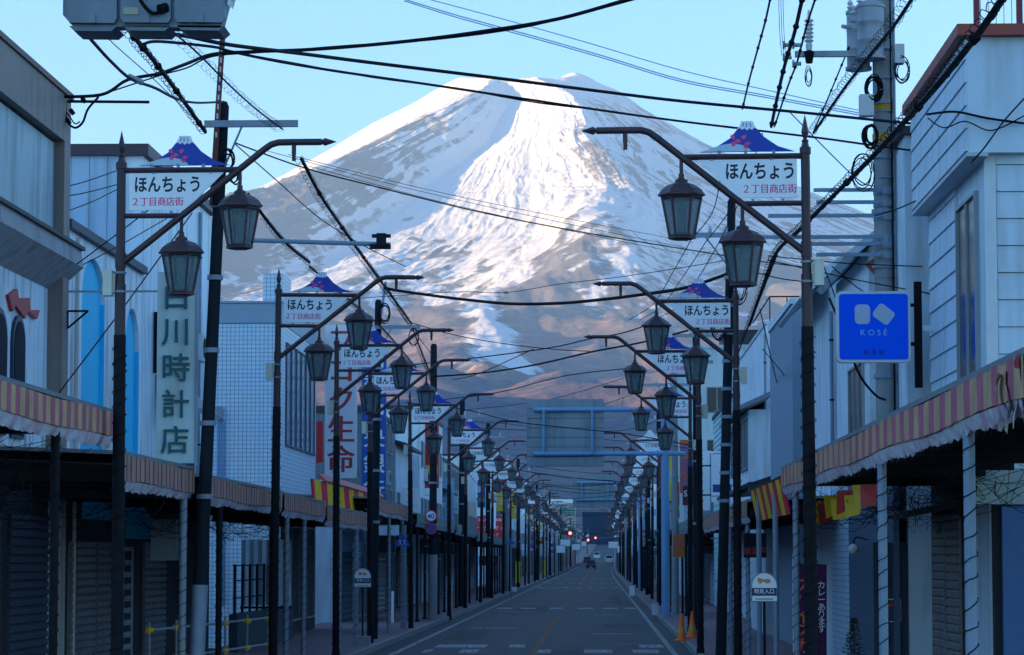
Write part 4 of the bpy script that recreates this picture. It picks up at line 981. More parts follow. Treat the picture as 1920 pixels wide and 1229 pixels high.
part(t,'roof',B().prism([(4.3,4.15),(12,5.1),(12,5.2),(4.3,4.3)],78.8,86.8,'y'),DROOF)
# pale cyan lap siding building (boards too thin to pick apart singly)
t=thing('cyan_siding_building','pale cyan lap siding building beyond the bay window building','building',(9,106,0))
part(t,'wall',B().box(5.2,13,106.05,124,-.3,8.4),CYANW)
b=B(); z=.2
while z<8.3: b.prism([(106.048,z),(106.0,z+.004),(106.03,z+.225),(106.048,z+.225)],5.2,13,'x').prism([(5.198,z),(5.15,z+.004),(5.18,z+.225),(5.198,z+.225)],106.05,124,'y') ; z+=.23
part(t,'lap_siding',b,CYANW,kind='stuff')
part(t,'roof_edge',B().box(5.1,13.1,105.9,124.1,8.402,8.55),DROOF)
t=thing('tall_cyan_building','tall pale blue green building with a dark rooftop box behind the lamp boards','building',(9,160,0))
part(t,'wall',B().box(4.9,14,158,175,-.3,14.2),mat('tall_cyan_wall',(.50,.62,.66),.7,var=.06,dirt=(.36,.46,.5)))
part(t,'roof_edge',B().box(4.8,14.1,157.9,175.1,14.202,14.4),LGREY)
part(t,'roof_box',B().box(7.2,9.6,158.5,164,14.402,15.3),DROOF)
for k in range(3):
    for j in range(3): win(t,'y',158,-1,6.2+k*2,7.4+k*2,4.5+j*3,6+j*3,2)
specs=[(126,140,6.6,CYANW,'pale green shop with a blue awning beside the blue gantry pole',None,0,1),
(141,157,7.2,LGREY,'pale house with gabled roof just before the tall cyan building',1.3,.2,1),
(176,196,7,GREY,'grey shop beyond the tall cyan building',None,0,1),
(197,216,8.6,DGREY,'dark building right of the second gantry sign',None,.3,1),
(217,240,6.5,LGREY,'pale gabled shop far along the right side',1.4,0,1),
(241,270,9,GREY,'grey block far along the right side',None,0,1),
(271,300,6.5,BEIGE,'beige shop far right before the traffic signal',1.4,0,1),
(301,350,8,LGREY,'long pale building far right past the signal',None,0,1),
(352,410,7,CYANW,'pale cyan building far right',1.3,0,0),
(412,480,9,GREY,'grey building far down the right side',None,0,0),
(482,560,7,BEIGE,'beige building beside the white van',1.3,0,0),
(562,660,9,LGREY,'pale building at the right end of the street',None,0,0)]
row(1,specs,XR,9,DROOF)
# right awnings
awning(19.6,45.6,1,3.73,'long tan and rose striped awning sweeping along the right pavement',3.0,XR-.1,ST_TAN2,.72,posts=[23.2,30.3,43.5],pr=.052,seed=31,vh=.17)
awning(56,80,1,3.42,'second brown striped awning on the right pavement',3.0,XR-.3,ST_BR,.34,posts=[57.5,65,70],seed=32)
t=thing('flag_awning','red and yellow striped cloth panel between the two right awnings','awning',(3.05,46,3))
part(t,'striped_cloth',B().prism([(3.05,3.62),(3.08,3.62),(3.2,3.02),(3.17,3.02)],46.2,55.6,'y'),ST_RY)
part(t,'support_bar',B().cyl((3.1,45.8,3.66),(3.1,56,3.64),.03,n=6),DARKM)
part(t,'post',B().cyl((3.12,49,.13),(3.12,49,3.6),.05,n=8),GALV)
part(t,'post',B().cyl((3.12,54,.13),(3.12,54,3.6),.05,n=8),GALV)
t=thing('bunting_strip','row of yellow and red cloth pieces hanging among wires under the right awning','bunting',(3.4,36,2.9))
rnd=random.Random(4)
for i in range(9):
    y=34+i*1.1; z=3.12-rnd.uniform(0,.15); part(t,'cloth_piece',B().add([(3.2,y,z+.1),(3.47,y+.3,z+.12),(3.46+rnd.uniform(-.05,.05),y+.32,z-.14),(3.22+rnd.uniform(-.04,.04),y+.05,z-.17-rnd.uniform(0,.06))],[(0,1,2,3)]),YEL if i%3 else RED)
tangle('fairy light cables and dry stems under the long right awning',3.1,5.0,29,45,2.75,3.45,110,15)
for i,(a,c,z) in enumerate([(98,112,3.6),(126,140,3.5),(141,157,3.4),(176,216,3.5)]):
    awning(a,c,1,z,'%s grey green pleated awning on the right beyond the gantry pole'%['first','second','third','fourth'][i],3.2,XR,ST_GR,.5,posts=[a+1.5+k*4.5 for k in range(int((c-a)/4.5))],pm=DPOLE,post_wrap=False,seed=40+i,group=AWG,vm=VAL2)
t=thing('cloth_bundle','bundle of loose white and red cloth tied at the near end of the right awning','cloth bundle',(3,19.9,3.3))
b=B(); rnd=random.Random(9)
for s_ in range(5):
    w=.10+.05*s_; pts=[(2.95+.03*s_,20.6-s_*.22+.1*math.sin(i*1.3+s_),3.66-i*.085) for i in range(6)]
    n0=len(b.v)
    for i,p in enumerate(pts): b.v+=[(p[0],p[1]-w*(1-.12*i)+rnd.uniform(-.02,.02),p[2]),(p[0]+rnd.uniform(.02,.12),p[1]+w*(1-.1*i),p[2]-rnd.uniform(0,.03))]
    b.f+=[(n0+2*i,n0+2*i+1,n0+2*i+3,n0+2*i+2) for i in range(5)]
part(t,'white_cloth',b,mat('dirty_white_cloth',(.6,.6,.62),.9,var=.2),smooth=True)
part(t,'red_cloth',B().add([(2.98,19.7,3.75),(2.99,20.0,3.7),(3.05,20.02,3.45),(3.02,19.75,3.3)],[(0,1,2,3)]),RED)
# things under the right awning
t=thing('shop_banner','tall dark purple banner with orange スパイスカレー lettering on a white pole','banner',(3.75,49.0,.13))
part(t,'cloth',B().prism([(3.45,.35),(4.0,.35),(4.02,2.18),(3.46,2.2)],49.05,49.06,'y'),mat('purple_cloth',(.07,.012,.06),.9,var=.2))
part(t,'pole',B().cyl((3.43,49.05,.13),(3.43,49.05,2.35),.014,n=6),BOARD)
txt('ス\nパ\nイ\nス\nカ',.31,mat('orange_print',(.75,.13,.04),.6),t,(-.16,.04,1.13),off=.02,name='letter',line=.85)
txt('カ\nレ\nー\nあ\nり\nま\nす',.15,BOARD,t,(.17,.04,1.3),name='letter',line=.85)
t=thing('recessed_shop','blue grey shop wall with dark door behind the banner on the right','building',(8,51,0))
part(t,'wall',B().box(4.9,4.998,46.3,58,-.1,3.9),mat('blue_plaster',(.07,.11,.17),.8))
part(t,'dark_door',B().box(4.84,4.898,46.6,48.5,.13,2.5),mat('dark_blue_door',(.01,.015,.04),.5,dirt=(.04,.07,.12)))
part(t,'brick_front',B().box(4.85,4.898,54.5,57.9,-.1,3.8),TILE)
po=thing('wall_poster','small framed dark poster with a red title on the dark door panel','poster',at(1675,1145,46.4)); L=po.location
part(po,'dark_panel',B().box(L.x-.32,L.x+.55,46.42,46.48,.13,2.55),MATS['dark_blue_door'])
part(po,'frame',B().box(L.x-.13,L.x+.13,46.39,46.415,L.z-.19,L.z+.19),mat('white_frame',(.6,.62,.66),.5))
part(po,'print',B().box(L.x-.115,L.x+.115,46.382,46.389,L.z-.175,L.z+.175),mat('dark_print',(.02,.03,.08),.5))
part(po,'red_title',B().box(L.x-.09,L.x+.08,46.376,46.381,L.z+.07,L.z+.12),RED)
pn=thing('paper_notice','small white paper notice taped low beside the poster','notice',at(1658,1205,46.38)); L=pn.location
part(pn,'paper',B().box(L.x-.06,L.x+.06,46.37,46.38,L.z-.2,L.z+.2),BOARD)
lm=thing('globe_wall_lamp','round white globe wall lamp on a thin curved arm','wall lamp',at(1600,1030,47)); L=lm.location
part(lm,'globe',B().lathe([(0,-.09),(.05,-.075),(.085,-.03),(.09,.0),(.08,.04),(.04,.08),(0,.09)],12,c=L),mat('milk_glass',(.6,.6,.6),.3),smooth=True)
part(lm,'arm',B().tube(smooth([(L.x,L.y,L.z+.09),(L.x+.05,L.y,L.z+.2),(L.x+.25,L.y,L.z+.15)],4),.012,6),DARKM)
pb=thing('potted_conifer','small dark conifer shrub standing by the right shop wall','plant',(4.35,47.6,.13)); 
part(pb,'pot',B().lathe([(.13,0),(.17,.3),(.15,.3),(.12,.05)],10,c=(4.35,47.6,.13)),mat('clay_pot',(.2,.1,.07),.8))
b=B(); rnd=random.Random(3)
for i in range(420):
    z=rnd.uniform(.35,1.15); r_=rnd.uniform(0,.26*(1.25-z)); a=rnd.uniform(0,6.28); p=Vector((4.35+r_*math.cos(a),47.6+r_*math.sin(a),.13+z)); q=Vector((math.cos(a),math.sin(a),rnd.uniform(.1,.9))).normalized()*.07; s_=q.orthogonal().normalized()*.012
    b.add([p-s_,p+s_,p+q],[(0,1,2)])
part(pb,'foliage',b,mat('dark_needles',(.02,.05,.03),.8,var=.4),kind='stuff')
part(pb,'stem',B().cyl((4.35,47.6,.3),(4.35,47.6,1.2),.015,n=5),RUST)

# ================================================================ utility poles
def pole(x,y,h,r,label,m,lean=(0,0),group='utility poles along the street',bands=4,arms=(),steps=0,low=None,r1=None):
    z0=zp(y)
    t=thing('utility_pole',label,'utility pole',(x,y,z0),group)
    top=Vector((x+lean[0],y+lean[1],z0+h))
    ax=lambda z:Vector((x+lean[0]*z/h,y+lean[1]*z/h,z0+z))
    part(t,'shaft',B().cyl(ax(-.1),top,r,(r1 or r*.78),n=14),m,smooth=True)
    part(t,'cap',B().cyl(top,top+Vector((0,0,.06)),r*.7,r*.5,n=12),DARKM)
    if low: part(t,'sleeve',B().cyl(ax(.1),ax(low[0]),r*1.12,r*1.1,n=14),low[1],smooth=True)
    for i in range(bands):
        z=h*(.35+.6*i/bands); p=ax(z); part(t,'band',B().cyl(p,p+Vector((0,0,.07)),r*1.1,n=12),GALV)
    for (z,xa,xb,m2,ins) in arms:
        p=ax(z); a=part(t,'crossarm',B().box(p.x+xa,p.x+xb,p.y-r-.09,p.y-r-.02,p.z-.05,p.z+.05),m2)
        part(t,'arm_brace',B().cyl((p.x+xa*.6+xb*.4,p.y-r-.05,p.z-.04),(p.x,p.y-r,p.z-.75),.018,n=6),m2)
        for k in range(ins):
            xx=p.x+xa+(xb-xa)*(k+.5)/ins; part(t,'insulator',B().lathe([(.02,0),(.06,.02),(.03,.05),(.055,.07),(.03,.1),(.045,.12),(.02,.17)],8,c=(xx,p.y-r-.055,p.z+.052)),mat('porcelain',(.55,.56,.58),.3))
    for i in range(steps):
        z=1.8+i*.45; 
        if z<h-.4:
            p=ax(z); s_=1 if i%2 else -1; part(t,'foot_peg',B().cyl(p,p+Vector((s_*(r+.16),0,0)),.012,n=5),GALV)
    return t
def coil(t,c,r,n,seed,m=None,rr=.012,w=1.0):
    rnd=random.Random(seed); b=B()
    for k in range(n):
        a0=rnd.uniform(0,6); R_=r*rnd.uniform(.75,1.1); cc=Vector(c)+Vector((rnd.uniform(-.03,.03),rnd.uniform(-.03,.03),rnd.uniform(-.06,.03)))
        b.tube([cc+Vector((w*.6*R_*math.cos(a),.05*math.sin(a*2+a0),R_*math.sin(a))) for a in np.linspace(0,6.2,17)],rr,4)
    return part(t,'cable_coil',b,m or BLK)
LP1=pole(-5.95,41,9.05,.108,'dark leaning utility pole behind the first left lamp with a pale lower sleeve',DPOLE,(.36,0),bands=5,arms=[(8.75,-.25,1.15,GALV,0)],low=(1.9,GALV))
p=at(405,270,40.9)
b=B(); a_=at(397,385,40.85); c_=at(417,72,40.85)
part(LP1,'angle_iron',B().add([a_+Vector((-.04,0,0)),a_+Vector((.04,0,0)),c_+Vector((.04,0,0)),c_+Vector((-.04,0,0)),a_+Vector((-.04,.03,0)),a_+Vector((.04,.03,0)),c_+Vector((.04,.03,0)),c_+Vector((-.04,.03,0))],[(0,1,2,3),(7,6,5,4),(0,3,7,4),(1,5,6,2),(3,2,6,7),(0,4,5,1)]),RUST)
for i in range(10):
    q=a_.lerp(c_,.42+i*.056); part(LP1,'slot',B().box(q.x-.012,q.x+.012,q.y-.006,q.y-.002,q.z-.04,q.z+.04),mat('slot_light',(.55,.62,.68),.5))
coil(LP1,at(425,300,40.7),.16,5,3); coil(LP1,at(440,325,40.7),.12,4,4)
part(LP1,'closure_box',B().cyl(at(300,72,40.8)*0+at(405,345,40.7),at(405,385,40.7),.06,n=8),BLK)
# camera pipe arm reaching over the street
sa=thing('signal_arm','pale grey horizontal pipe arm with a small sensor box at its end','bracket arm',at(470,452,40.8))
part(sa,'pipe',B().cyl(at(440,450,40.85),at(732,459,41.2),.035,n=10),mat('blue_grey_pipe',(.2,.3,.4),.5))
q=at(715,446,41.1); part(sa,'sensor_box',B().box(q.x-.07,q.x+.07,q.y-.08,q.y+.06,q.z-.14,q.z+.06).box(q.x-.14,q.x+.14,q.y-.03,q.y+.03,q.z+.0,q.z+.05),DPOLE)
part(sa,'sensor_lens',B().box(q.x-.17,q.x+.14,q.y-.05,q.y+.05,q.z-.17,q.z-.1),DPOLE)
LP2=pole(-6.02,74.6,9.2,.12,'dark utility pole with crossarm and hanging cable loops behind the second left lamp',DPOLE,(.1,0),arms=[(8.5,-.15,1.15,GALV,0)],steps=6)
coil(LP2,(-5.75,74.4,8.9),.25,5,6); coil(LP2,(-4.95,74.4,8.25),.28,3,7)
part(LP2,'thin_mast',B().cyl((-5.9,74.6,8.5),(-5.72,74.6,9.75),.04,n=8),GALV)
LP3=pole(-5.82,98,9.8,.15,'utility pole with pale concrete foot carrying the 40 speed sign',DPOLE,(.02,0),arms=[(7.5,-.2,.8,GALV,0)],low=(2.4,CONC),steps=8)
pole(-6.1,124,9.3,.15,'dark utility pole beyond the sixth left lamp',DPOLE,(.05,0),arms=[(8.6,-.2,1.1,GALV,2)],steps=4)
pole(-6.0,152,9.6,.15,'dark utility pole before the red billboard',DPOLE,(0,0),arms=[(8.9,-1,1,GALV,3)])
for i,y in enumerate((182,208,240,272,305,340,380,425,475,530)):
    tt=pole(-5.95+shift(y),y,9.4+(i%3)*.5,.16,'%s utility pole past the billboard on the left kerb'%ORD[i],[CONC,DPOLE][i%2],arms=[(8.8,-1,1.2,GALV,3),(7.9,-.8,.8,GALV,2)] if y<400 else [(8.8,-1,1.2,GALV,0)],bands=2)
    if y in (208,305): part(tt,'warning_sleeve',B().cyl((tt.location.x,y,zp(y)+.4),(tt.location.x,y,zp(y)+2.0),.19,n=12),mat('yellow_sleeve',(.6,.5,.03),.5,dirt=(.06,.06,.06)))
# transformer pole on the right
q=at(1660,500,47.5)
RP1=pole(q.x,47.5,12.6,.19,'tall concrete utility pole with two transformers behind the blue square sign',CONC,(-.03,0),bands=8,r1=.15)
X0=q.x
TR=mat('transformer_grey',(.30,.34,.38),.5,.1,var=.12,scale=5,dirt=(.2,.2,.22))
def tcan(px,py0,py1,Y,r,name='transformer'):
    a=at(px,py1,Y); c=at(px,py0,Y); h=c.z-a.z
    o=part(RP1,name,B().lathe([(r*1.14,0),(r*1.14,.05),(r,.06),(r,h*.33),(r*1.03,h*.34),(r*1.03,h*.37),(r,h*.38),(r,h*.66),(r*1.03,h*.67),(r*1.03,h*.7),(r,h*.71),(r,h-.06),(r*1.08,h-.05),(r*1.08,h),(r*.6,h+.07),(0,h+.08)],20,c=a),TR,smooth=True)
    return a,c
a,c=tcan(1633,10,112,47.0,.225); a2,c2=tcan(1610,22,132,47.6,.20)
part(RP1,'bushing',B().cyl(at(1604,39,46.8),at(1592,38,46.6),.04,n=8).cyl(at(1595,52,46.8),at(1580,50,46.6),.035,n=8),TR)
for (x_,y_) in ((1594,18),(1600,28),(1612,6)): 
    g=at(x_,y_,47.0); part(RP1,'insulator',B().lathe([(.03,0),(.06,.03),(.03,.07),(.055,.1),(.02,.16)],8,c=g),MATS['porcelain'])
g0=at(1490,103,47.2); g1=at(1650,103,47.2)
part(RP1,'crossarm',B().box(g0.x,g1.x,47.1,47.2,g0.z-.05,g0.z+.05),TR)
g=at(1517,95,47.05); part(RP1,'lightning_arrester',B().lathe([(.05,0),(.06,.1),(.04,.12)]+[(.085 if k%2 else .045,.13+k*.035) for k in range(12)]+[(.03,.56),(.015,.7)],12,c=g),MATS['porcelain'])
part(RP1,'arrester_foot',B().cyl(g+Vector((0,0,-.02)),g+Vector((0,0,-.22)),.09,.06,n=10),BLK)
for k,(x_,y_) in enumerate(((1470,85),(1470,108),(1488,85),(1488,120))):
    g=at(x_,y_,47.0); part(RP1,'clevis',B().cyl(g,g+Vector((.13,0,0)),.035,n=8).cyl(g+Vector((-.02,0,0)),g+Vector((.01,0,0)),.07,n=8),TR)
for (x_,y_,w_,h_,mm) in ((1623,201,26,40,'box'),(1684,105,18,36,'box')):
    g=at(x_,y_,47.2); part(RP1,'switch_box',B().box(g.x-w_/220,g.x+w_/220,46.95,47.2,g.z-h_/220,g.z+h_/220),mat('pale_box',(.5,.53,.55),.5))
for (y0,y1) in ((187,208),(252,273)):
    a_=at(1660,y1,47.5); c_=at(1660,y0,47.5); part(RP1,'yellow_marker',B().cyl((X0-.02,47.5,a_.z),(X0-.02,47.5,c_.z),.178,n=14),mat('amber_marker',(.62,.30,.01),.5,dirt=(.2,.1,.02)),smooth=True)
for (ya,xa) in ((357,1525),(380,1530),(405,1440),(445,1425),(458,1520),(478,1530)):
    g=at(1650,ya,47.3); e=at(xa,ya-2,47.3); part(RP1,'steel_bracket',B().box(e.x,g.x,47.22,47.28,g.z-.03,g.z+.03),mat('blue_grey_pipe',(.2,.3,.4),.5))
    part(RP1,'band',B().cyl((X0,47.5,g.z-.06),(X0,47.5,g.z+.06),.196,n=14),GALV)
for i in range(9):
    z=at(1660,150+i*62,47.5).z; part(RP1,'strap',B().cyl((X0,47.5,z),(X0,47.5,z+.03),.192,n=14),GALV)
for dx in (.11,.17):
    part(RP1,'riser_pipe',B().tube([(X0+dx,47.28 if abs(dx)<.16 else 47.4,z) for z in (3.9,6,8,10,12.3)],.016 if dx<.15 else .03,6),BLK if dx<.15 else GALV)
coil(RP1,at(1637,165,47),.22,7,11,rr=.014); coil(RP1,at(1632,252,47),.2,4,12,rr=.02); coil(RP1,at(1618,320,47),.33,3,13); coil(RP1,at(1692,130,47),.2,5,14,rr=.009); coil(RP1,at(1515,145,47),.16,3,15,rr=.008,w=.6)
RP2=pole(2.58,59,9.9,.115,'dark utility pole just behind the second right lamp with insulator bar',DPOLE,(.30,0),arms=[(9.15,-.95,.05,GALV,3)],steps=10,bands=10)
coil(RP2,(3.0,58.8,8.0),.3,5,21); coil(RP2,(2.6,58.8,7.2),.28,5,22)
for i,y in enumerate((84,108,136,165,196,228,262,300,345,395,450,510)):
    pole(3.0+shift(y),y,9.4+(i%3)*.4,.14,'%s dark utility pole beyond the third right lamp'%ORD[i],[DPOLE,CONC,DPOLE][i%3],arms=[(9.0,-1.5,.6,GALV,4),(8.2,-.7,.5,GALV,3)] if y<400 else [(9,-1,.6,GALV,0)],bands=3,steps=5 if y<200 else 0)

# ================================================================ gantry signs seen from behind
def gantry(y,xp,xl,xr,ztop,zbot,label,arm_z,hp):
    t=thing('road_sign_gantry',label,'gantry sign',(xp,y,zp(y)+.13))
    part(t,'pole',B().cyl((xp,y,zp(y)+.13),(xp,y,hp),.16,.15,n=18).cyl((xp,y,zp(y)+3.6),(xp,y,zp(y)+3.66),.17,n=18),LBLUE,smooth=True)
    for z in arm_z:
        part(t,'arm',B().cyl((xl+.25,y-.25,z),(xp+.75,y-.02,z+.02),.085,n=12),LBLUE,smooth=True)
        part(t,'flange',B().cyl((xp-.32,y,z),(xp-.22,y,z),.14,n=12).cyl((xp+.7,y,z),(xp+.76,y,z),.1,n=10),LBLUE)
    for x in (xl+.62,xr-.42): part(t,'upright',B().cyl((x,y-.28,arm_z[1]),(x,y-.28,arm_z[0]),.05,n=8),LBLUE)
    n=7; hh=(ztop-zbot)/n
    for i in range(n): part(t,'panel_rib',B().box(xl,xr,y-.10,y-.055,zbot+i*hh+.015,zbot+(i+1)*hh-.015),mat('sign_back_grey',(.23,.28,.31),.5,.3,var=.15,scale=2,dirt=(.16,.19,.21)))
    part(t,'panel',B().box(xl-.01,xr+.01,y-.054,y-.03,zbot-.01,ztop+.01),MATS['sign_back_grey'])
    for x in (xl+.62,xr-.42): part(t,'stiffener',B().box(x-.04,x+.04,y-.14,y-.101,zbot,ztop),GALV)
    return t
gantry(103,2.5,-2.62,.22,8.16,5.68,'light blue gantry pole with grey ribbed back of a large road sign',(7.77,6.13),8.4)
gantry(193,2.95,-1.72,1.12,7.95,5.8,'smaller far light blue gantry with a grey sign back',(7.5,6.3),8.1)

# ================================================================ traffic signals
LENS=mat('dark_lens',(.03,.04,.05),.3); REDL=mat('red_light',(1,.05,.03),.3,emit=(1,.06,.05),emis=3)
def signal(p,w,label,lit,side,pp=None):
    t=thing('traffic_signal',label,'traffic signal',p,'red traffic signals down the street')
    x,y,z=p; h=w*.33
    part(t,'housing',B().prism(rrect(x,z,w,h,h*.45),y,y+.18),mat('signal_housing',(.12,.16,.2),.5))
    for k in (-1,0,1):
        part(t,'lens',B().lathe([(0,0),(.001,0)],3,c=p) if False else B().cyl((x+k*w*.31,y-.02,z),(x+k*w*.31,y-.005,z),h*.38,n=14),REDL if (lit and k==1) else LENS)
        part(t,'visor',B().lathe([(h*.42,0),(h*.42,.001)],3,c=p) if False else B().tube([(x+k*w*.31+h*.43*math.cos(a),y-.15,z+h*.43*math.sin(a)) for a in np.linspace(-.3,3.44,10)],.02,4),DPOLE)
    part(t,'arm',B().cyl((x-side*w/2,y+.1,z),(x-side*3.2,y+.1,z+.05),.04,n=6),GALV)
    return t
signal(at(1062,1000,290),1.25,'traffic signal with its red lamp lit, nearest, left of centre',True,1)
signal(at(1098,1013,430),1.25,'small red lit signal over the road by the dark car',True,1)
signal(at(1112,1009,480),1.3,'red lit signal right of the centre far down the street',True,-1)
signal(at(1143,997,300),.9,'unlit dark backed signal at the right of the far street',False,-1)
signal(at(1155,1010,430),1.0,'small unlit signal beside the right row of poles',False,-1)
# near signal seen from behind at the top left
p0=at(275,22,19.4)
t=thing('traffic_signal','large grey back of a three lamp traffic signal hanging at the top left','traffic signal',p0)
HS=mat('signal_back_grey',(.17,.22,.27),.45,.2,var=.12,scale=6,bump=.1,dirt=(.12,.14,.16))
x,y,z=p0
part(t,'housing',B().prism([(x-.60,z+.16),(x-.60,z-.02),(x-.53,z-.10),(x+.53,z-.12),(x+.57,z+.04),(x+.60,z+.16),(x+.56,z+.3),(x-.56,z+.3)],y,y+.16),HS)
for k in (-1,0,1):
    cx=x+k*.385
    part(t,'lamp_cover',B().prism([(cx-.175,z+.24),(cx-.18,z-.05),(cx-.16,z-.085),(cx+.16,z-.09),(cx+.18,z-.055),(cx+.175,z+.24)],y-.045,y-.001),HS)
    part(t,'hood',B().prism([(cx-.17,z-.10),(cx-.13,z-.135),(cx+.13,z-.14),(cx+.17,z-.105)],y+.0,y+.34),HS)
    part(t,'latch',B().box(cx-.03,cx+.03,y-.06,y-.046,z-.09,z-.03),HS)
part(t,'rating_plate',B().box(x-.16,x-.05,y-.052,y-.0455,z-.03,z+.02),mat('aged_plate',(.4,.38,.3),.5,var=.4,scale=30))
part(t,'cable',B().tube(smooth([(x-.12,y-.08,z+.32),(x-.05,y-.1,z+.1),(x+.05,y-.1,z-.03),(x+.13,y-.06,z+.0)],5),.014,6).cyl((x+.1,y-.08,z+.0),(x+.15,y-.046,z+.02),.035,n=8),BLK)
part(t,'broken_fin',B().add([(x+.58,y,z+.22),(x+.64,y,z+.1),(x+.61,y+.05,z+.02),(x+.57,y,z+.06)],[(0,1,2,3)]),BOARD)
part(t,'mount_arm',B().cyl((x+.0,y+.1,z+.3),(x-.0,y+.1,z+1.2),.04,n=8).cyl((x,y+.1,z+1.2),(x-3.2,y+.1,z+1.3),.05,n=8),GALV)
part(t,'support_pole',B().cyl((x-3.2,y+.1,.1),(x-3.2,y+.1,z+1.4),.09,n=12),GALV)

# ================================================================ road signs
DISCB=mat('sign_blue',(.01,.10,.48),.4); SRED=mat('sign_red',(.60,.03,.04),.4)
def disc(t,c,r,kind):
    x,y,z=c
    part(t,'back_plate',B().cyl((x,y+.012,z),(x,y,z),r,n=24),SRED)
    part(t,'inner_face',B().cyl((x,y-.001,z),(x,y-.004,z),r*.78,n=24),BOARD if kind=='40' else DISCB)
    if kind=='40':
        L=t.location; txt('40',r*1.15,DISCB,t,(x-L.x,y-.006-L.y,z-L.z-r*.05),off=.03)
    else:
        a=R(-45) if kind=='np' else R(-45)
        q=[(u*math.cos(a)-v*math.sin(a)+x,u*math.sin(a)+v*math.cos(a)+z) for u,v in ((-r*.8,-r*.1),(r*.8,-r*.1),(r*.8,r*.1),(-r*.8,r*.1))]
        part(t,'slash',B().prism(q,y-.009,y-.0055),SRED)
t=thing('speed_limit_sign','round red rimmed 40 sign on the left pole with the concrete foot','road sign',at(808,968,97.7)); disc(t,tuple(t.location),.215,'40')
t=thing('no_parking_sign','round blue no parking sign with red slash just below the 40 sign','road sign',at(808,991.5,97.7)); disc(t,tuple(t.location),.215,'np')
for (px,Y,r,ys,lab) in ((1000,258,.30,(992,1008,1024),'third lamp cluster'),(1036,370,.29,(1011,1023,1034),'far yellow post')):
    for k,py in enumerate(ys):
        q=at(px,py,Y); t=thing('road_sign','%s of three stacked round red rimmed signs at the left by the %s'%(['top','middle','lowest'][k],lab),'road sign',q,'stacked round signs far along the left kerb'); disc(t,tuple(q),r,'40' if k==0 else 'np')
    q=at(px,1000,Y); t=thing('sign_post','thin grey post carrying three round signs by the %s'%lab,'post',(q.x,Y+.1,zp(Y)+.13)); part(t,'tube',B().cyl((q.x,Y+.1,zp(Y)+.13),(q.x,Y+.1,5.6),.04,n=8),GALV)
q=at(754,1016,85); t=thing('crossing_sign','blue pentagon pedestrian crossing sign with two pale walking figures','road sign',q)
x,y,z=q
part(t,'plate',B().prism([(x-.23,z-.15),(x+.23,z-.15),(x+.2,z-.02),(x,z+.26),(x-.2,z-.02)],y,y+.012),DISCB)
for dx in (-.06,.07): part(t,'walking_figure',B().prism([(x+dx-.05,z-.11),(x+dx-.015,z-.03),(x+dx-.04,z+.03),(x+dx,z+.08),(x+dx+.04,z+.03),(x+dx+.015,z-.03),(x+dx+.06,z-.11),(x+dx+.03,z-.11),(x+dx,z-.05),(x+dx-.03,z-.11)],y-.006,y-.001),mat('pale_figure',(.35,.5,.7),.4))
q2=at(762,1190,85); part(t,'post',B().cyl((q.x+.08,85.1,.13),(q.x+.08,85.1,3.3),.04,n=8),GALV)
q=at(958,1057,150); t=thing('small_blue_sign','small far blue triangular crossing sign on the left','road sign',q); x,y,z=q[0],q[1],q[2]
x,z=at(958,1016,150).x,at(958,1016,150).z
part(t,'plate',B().prism([(x-.2,z-.15),(x+.2,z-.15),(x,z+.22)],y,y+.02),DISCB); part(t,'post',B().cyl((x,y+.05,.13),(x,y+.05,z),.035,n=6),GALV)
# bus stops
def bus_stop(x,y,label,ztop,w,base=True):
    t=thing('bus_stop_sign',label,'bus stop',(x,y,.13))
    r=w/2; zc=ztop-r
    arc=[(x+r*math.cos(a),zc+r*math.sin(a)) for a in np.linspace(0,math.pi,13)]
    part(t,'plate',B().prism([(x-r,ztop-w*1.12),(x+r,ztop-w*1.12)]+arc,y,y+.02),BOARD)
    part(t,'rim',B().tube([(a,y-.003,b_) for a,b_ in [(x-r,ztop-w*1.12)]+[(x+r,ztop-w*1.12)]+arc+[(x-r,ztop-w*1.12)]],.009,5),GALV)
    part(t,'navy_band',B().box(x-r+.008,x+r-.008,y-.006,y-.001,ztop-w*.90,ztop-w*.60),mat('navy_band',(.02,.03,.12),.4))
    txt('明見入口',w*.2,BOARD,t,(0,-.008,ztop-w*.745-.13),off=.006)
    part(t,'emblem',B().prism([(x-.08*w*2,zc+.02),(x-.02,zc+.06),(x+.05,zc+.03),(x+.1,zc+.05),(x+.08,zc+.1),(x,zc+.09),(x-.1,zc+.12),(x-.1,zc+.06)],y-.006,y-.001),mat('bus_red',(.6,.25,.1),.5))
    part(t,'skyline_band',B().box(x-r*.7,x+r*.7,y-.006,y-.001,ztop-w*1.06,ztop-w*1.0),mat('olive_print',(.35,.4,.3),.5))
    part(t,'post',B().cyl((x,y+.03,.13),(x,y+.03,ztop-w*1.12),.022,n=8),DARKM)
    if base: part(t,'base_block',B().box(x-.19,x+.19,y-.14,y+.2,.13,.36),CONC)
    return t
q=at(680,1083,69); bus_stop(q.x,69,'left bus stop sign with rounded top on a concrete block, reading 明見入口',at(680,1066,69).z,.41)
q=at(1433,1100,42); bus_stop(q.x,42,'right bus stop sign with rounded top under the awning, reading 明見入口',at(1433,1074,42).z,.385,False)
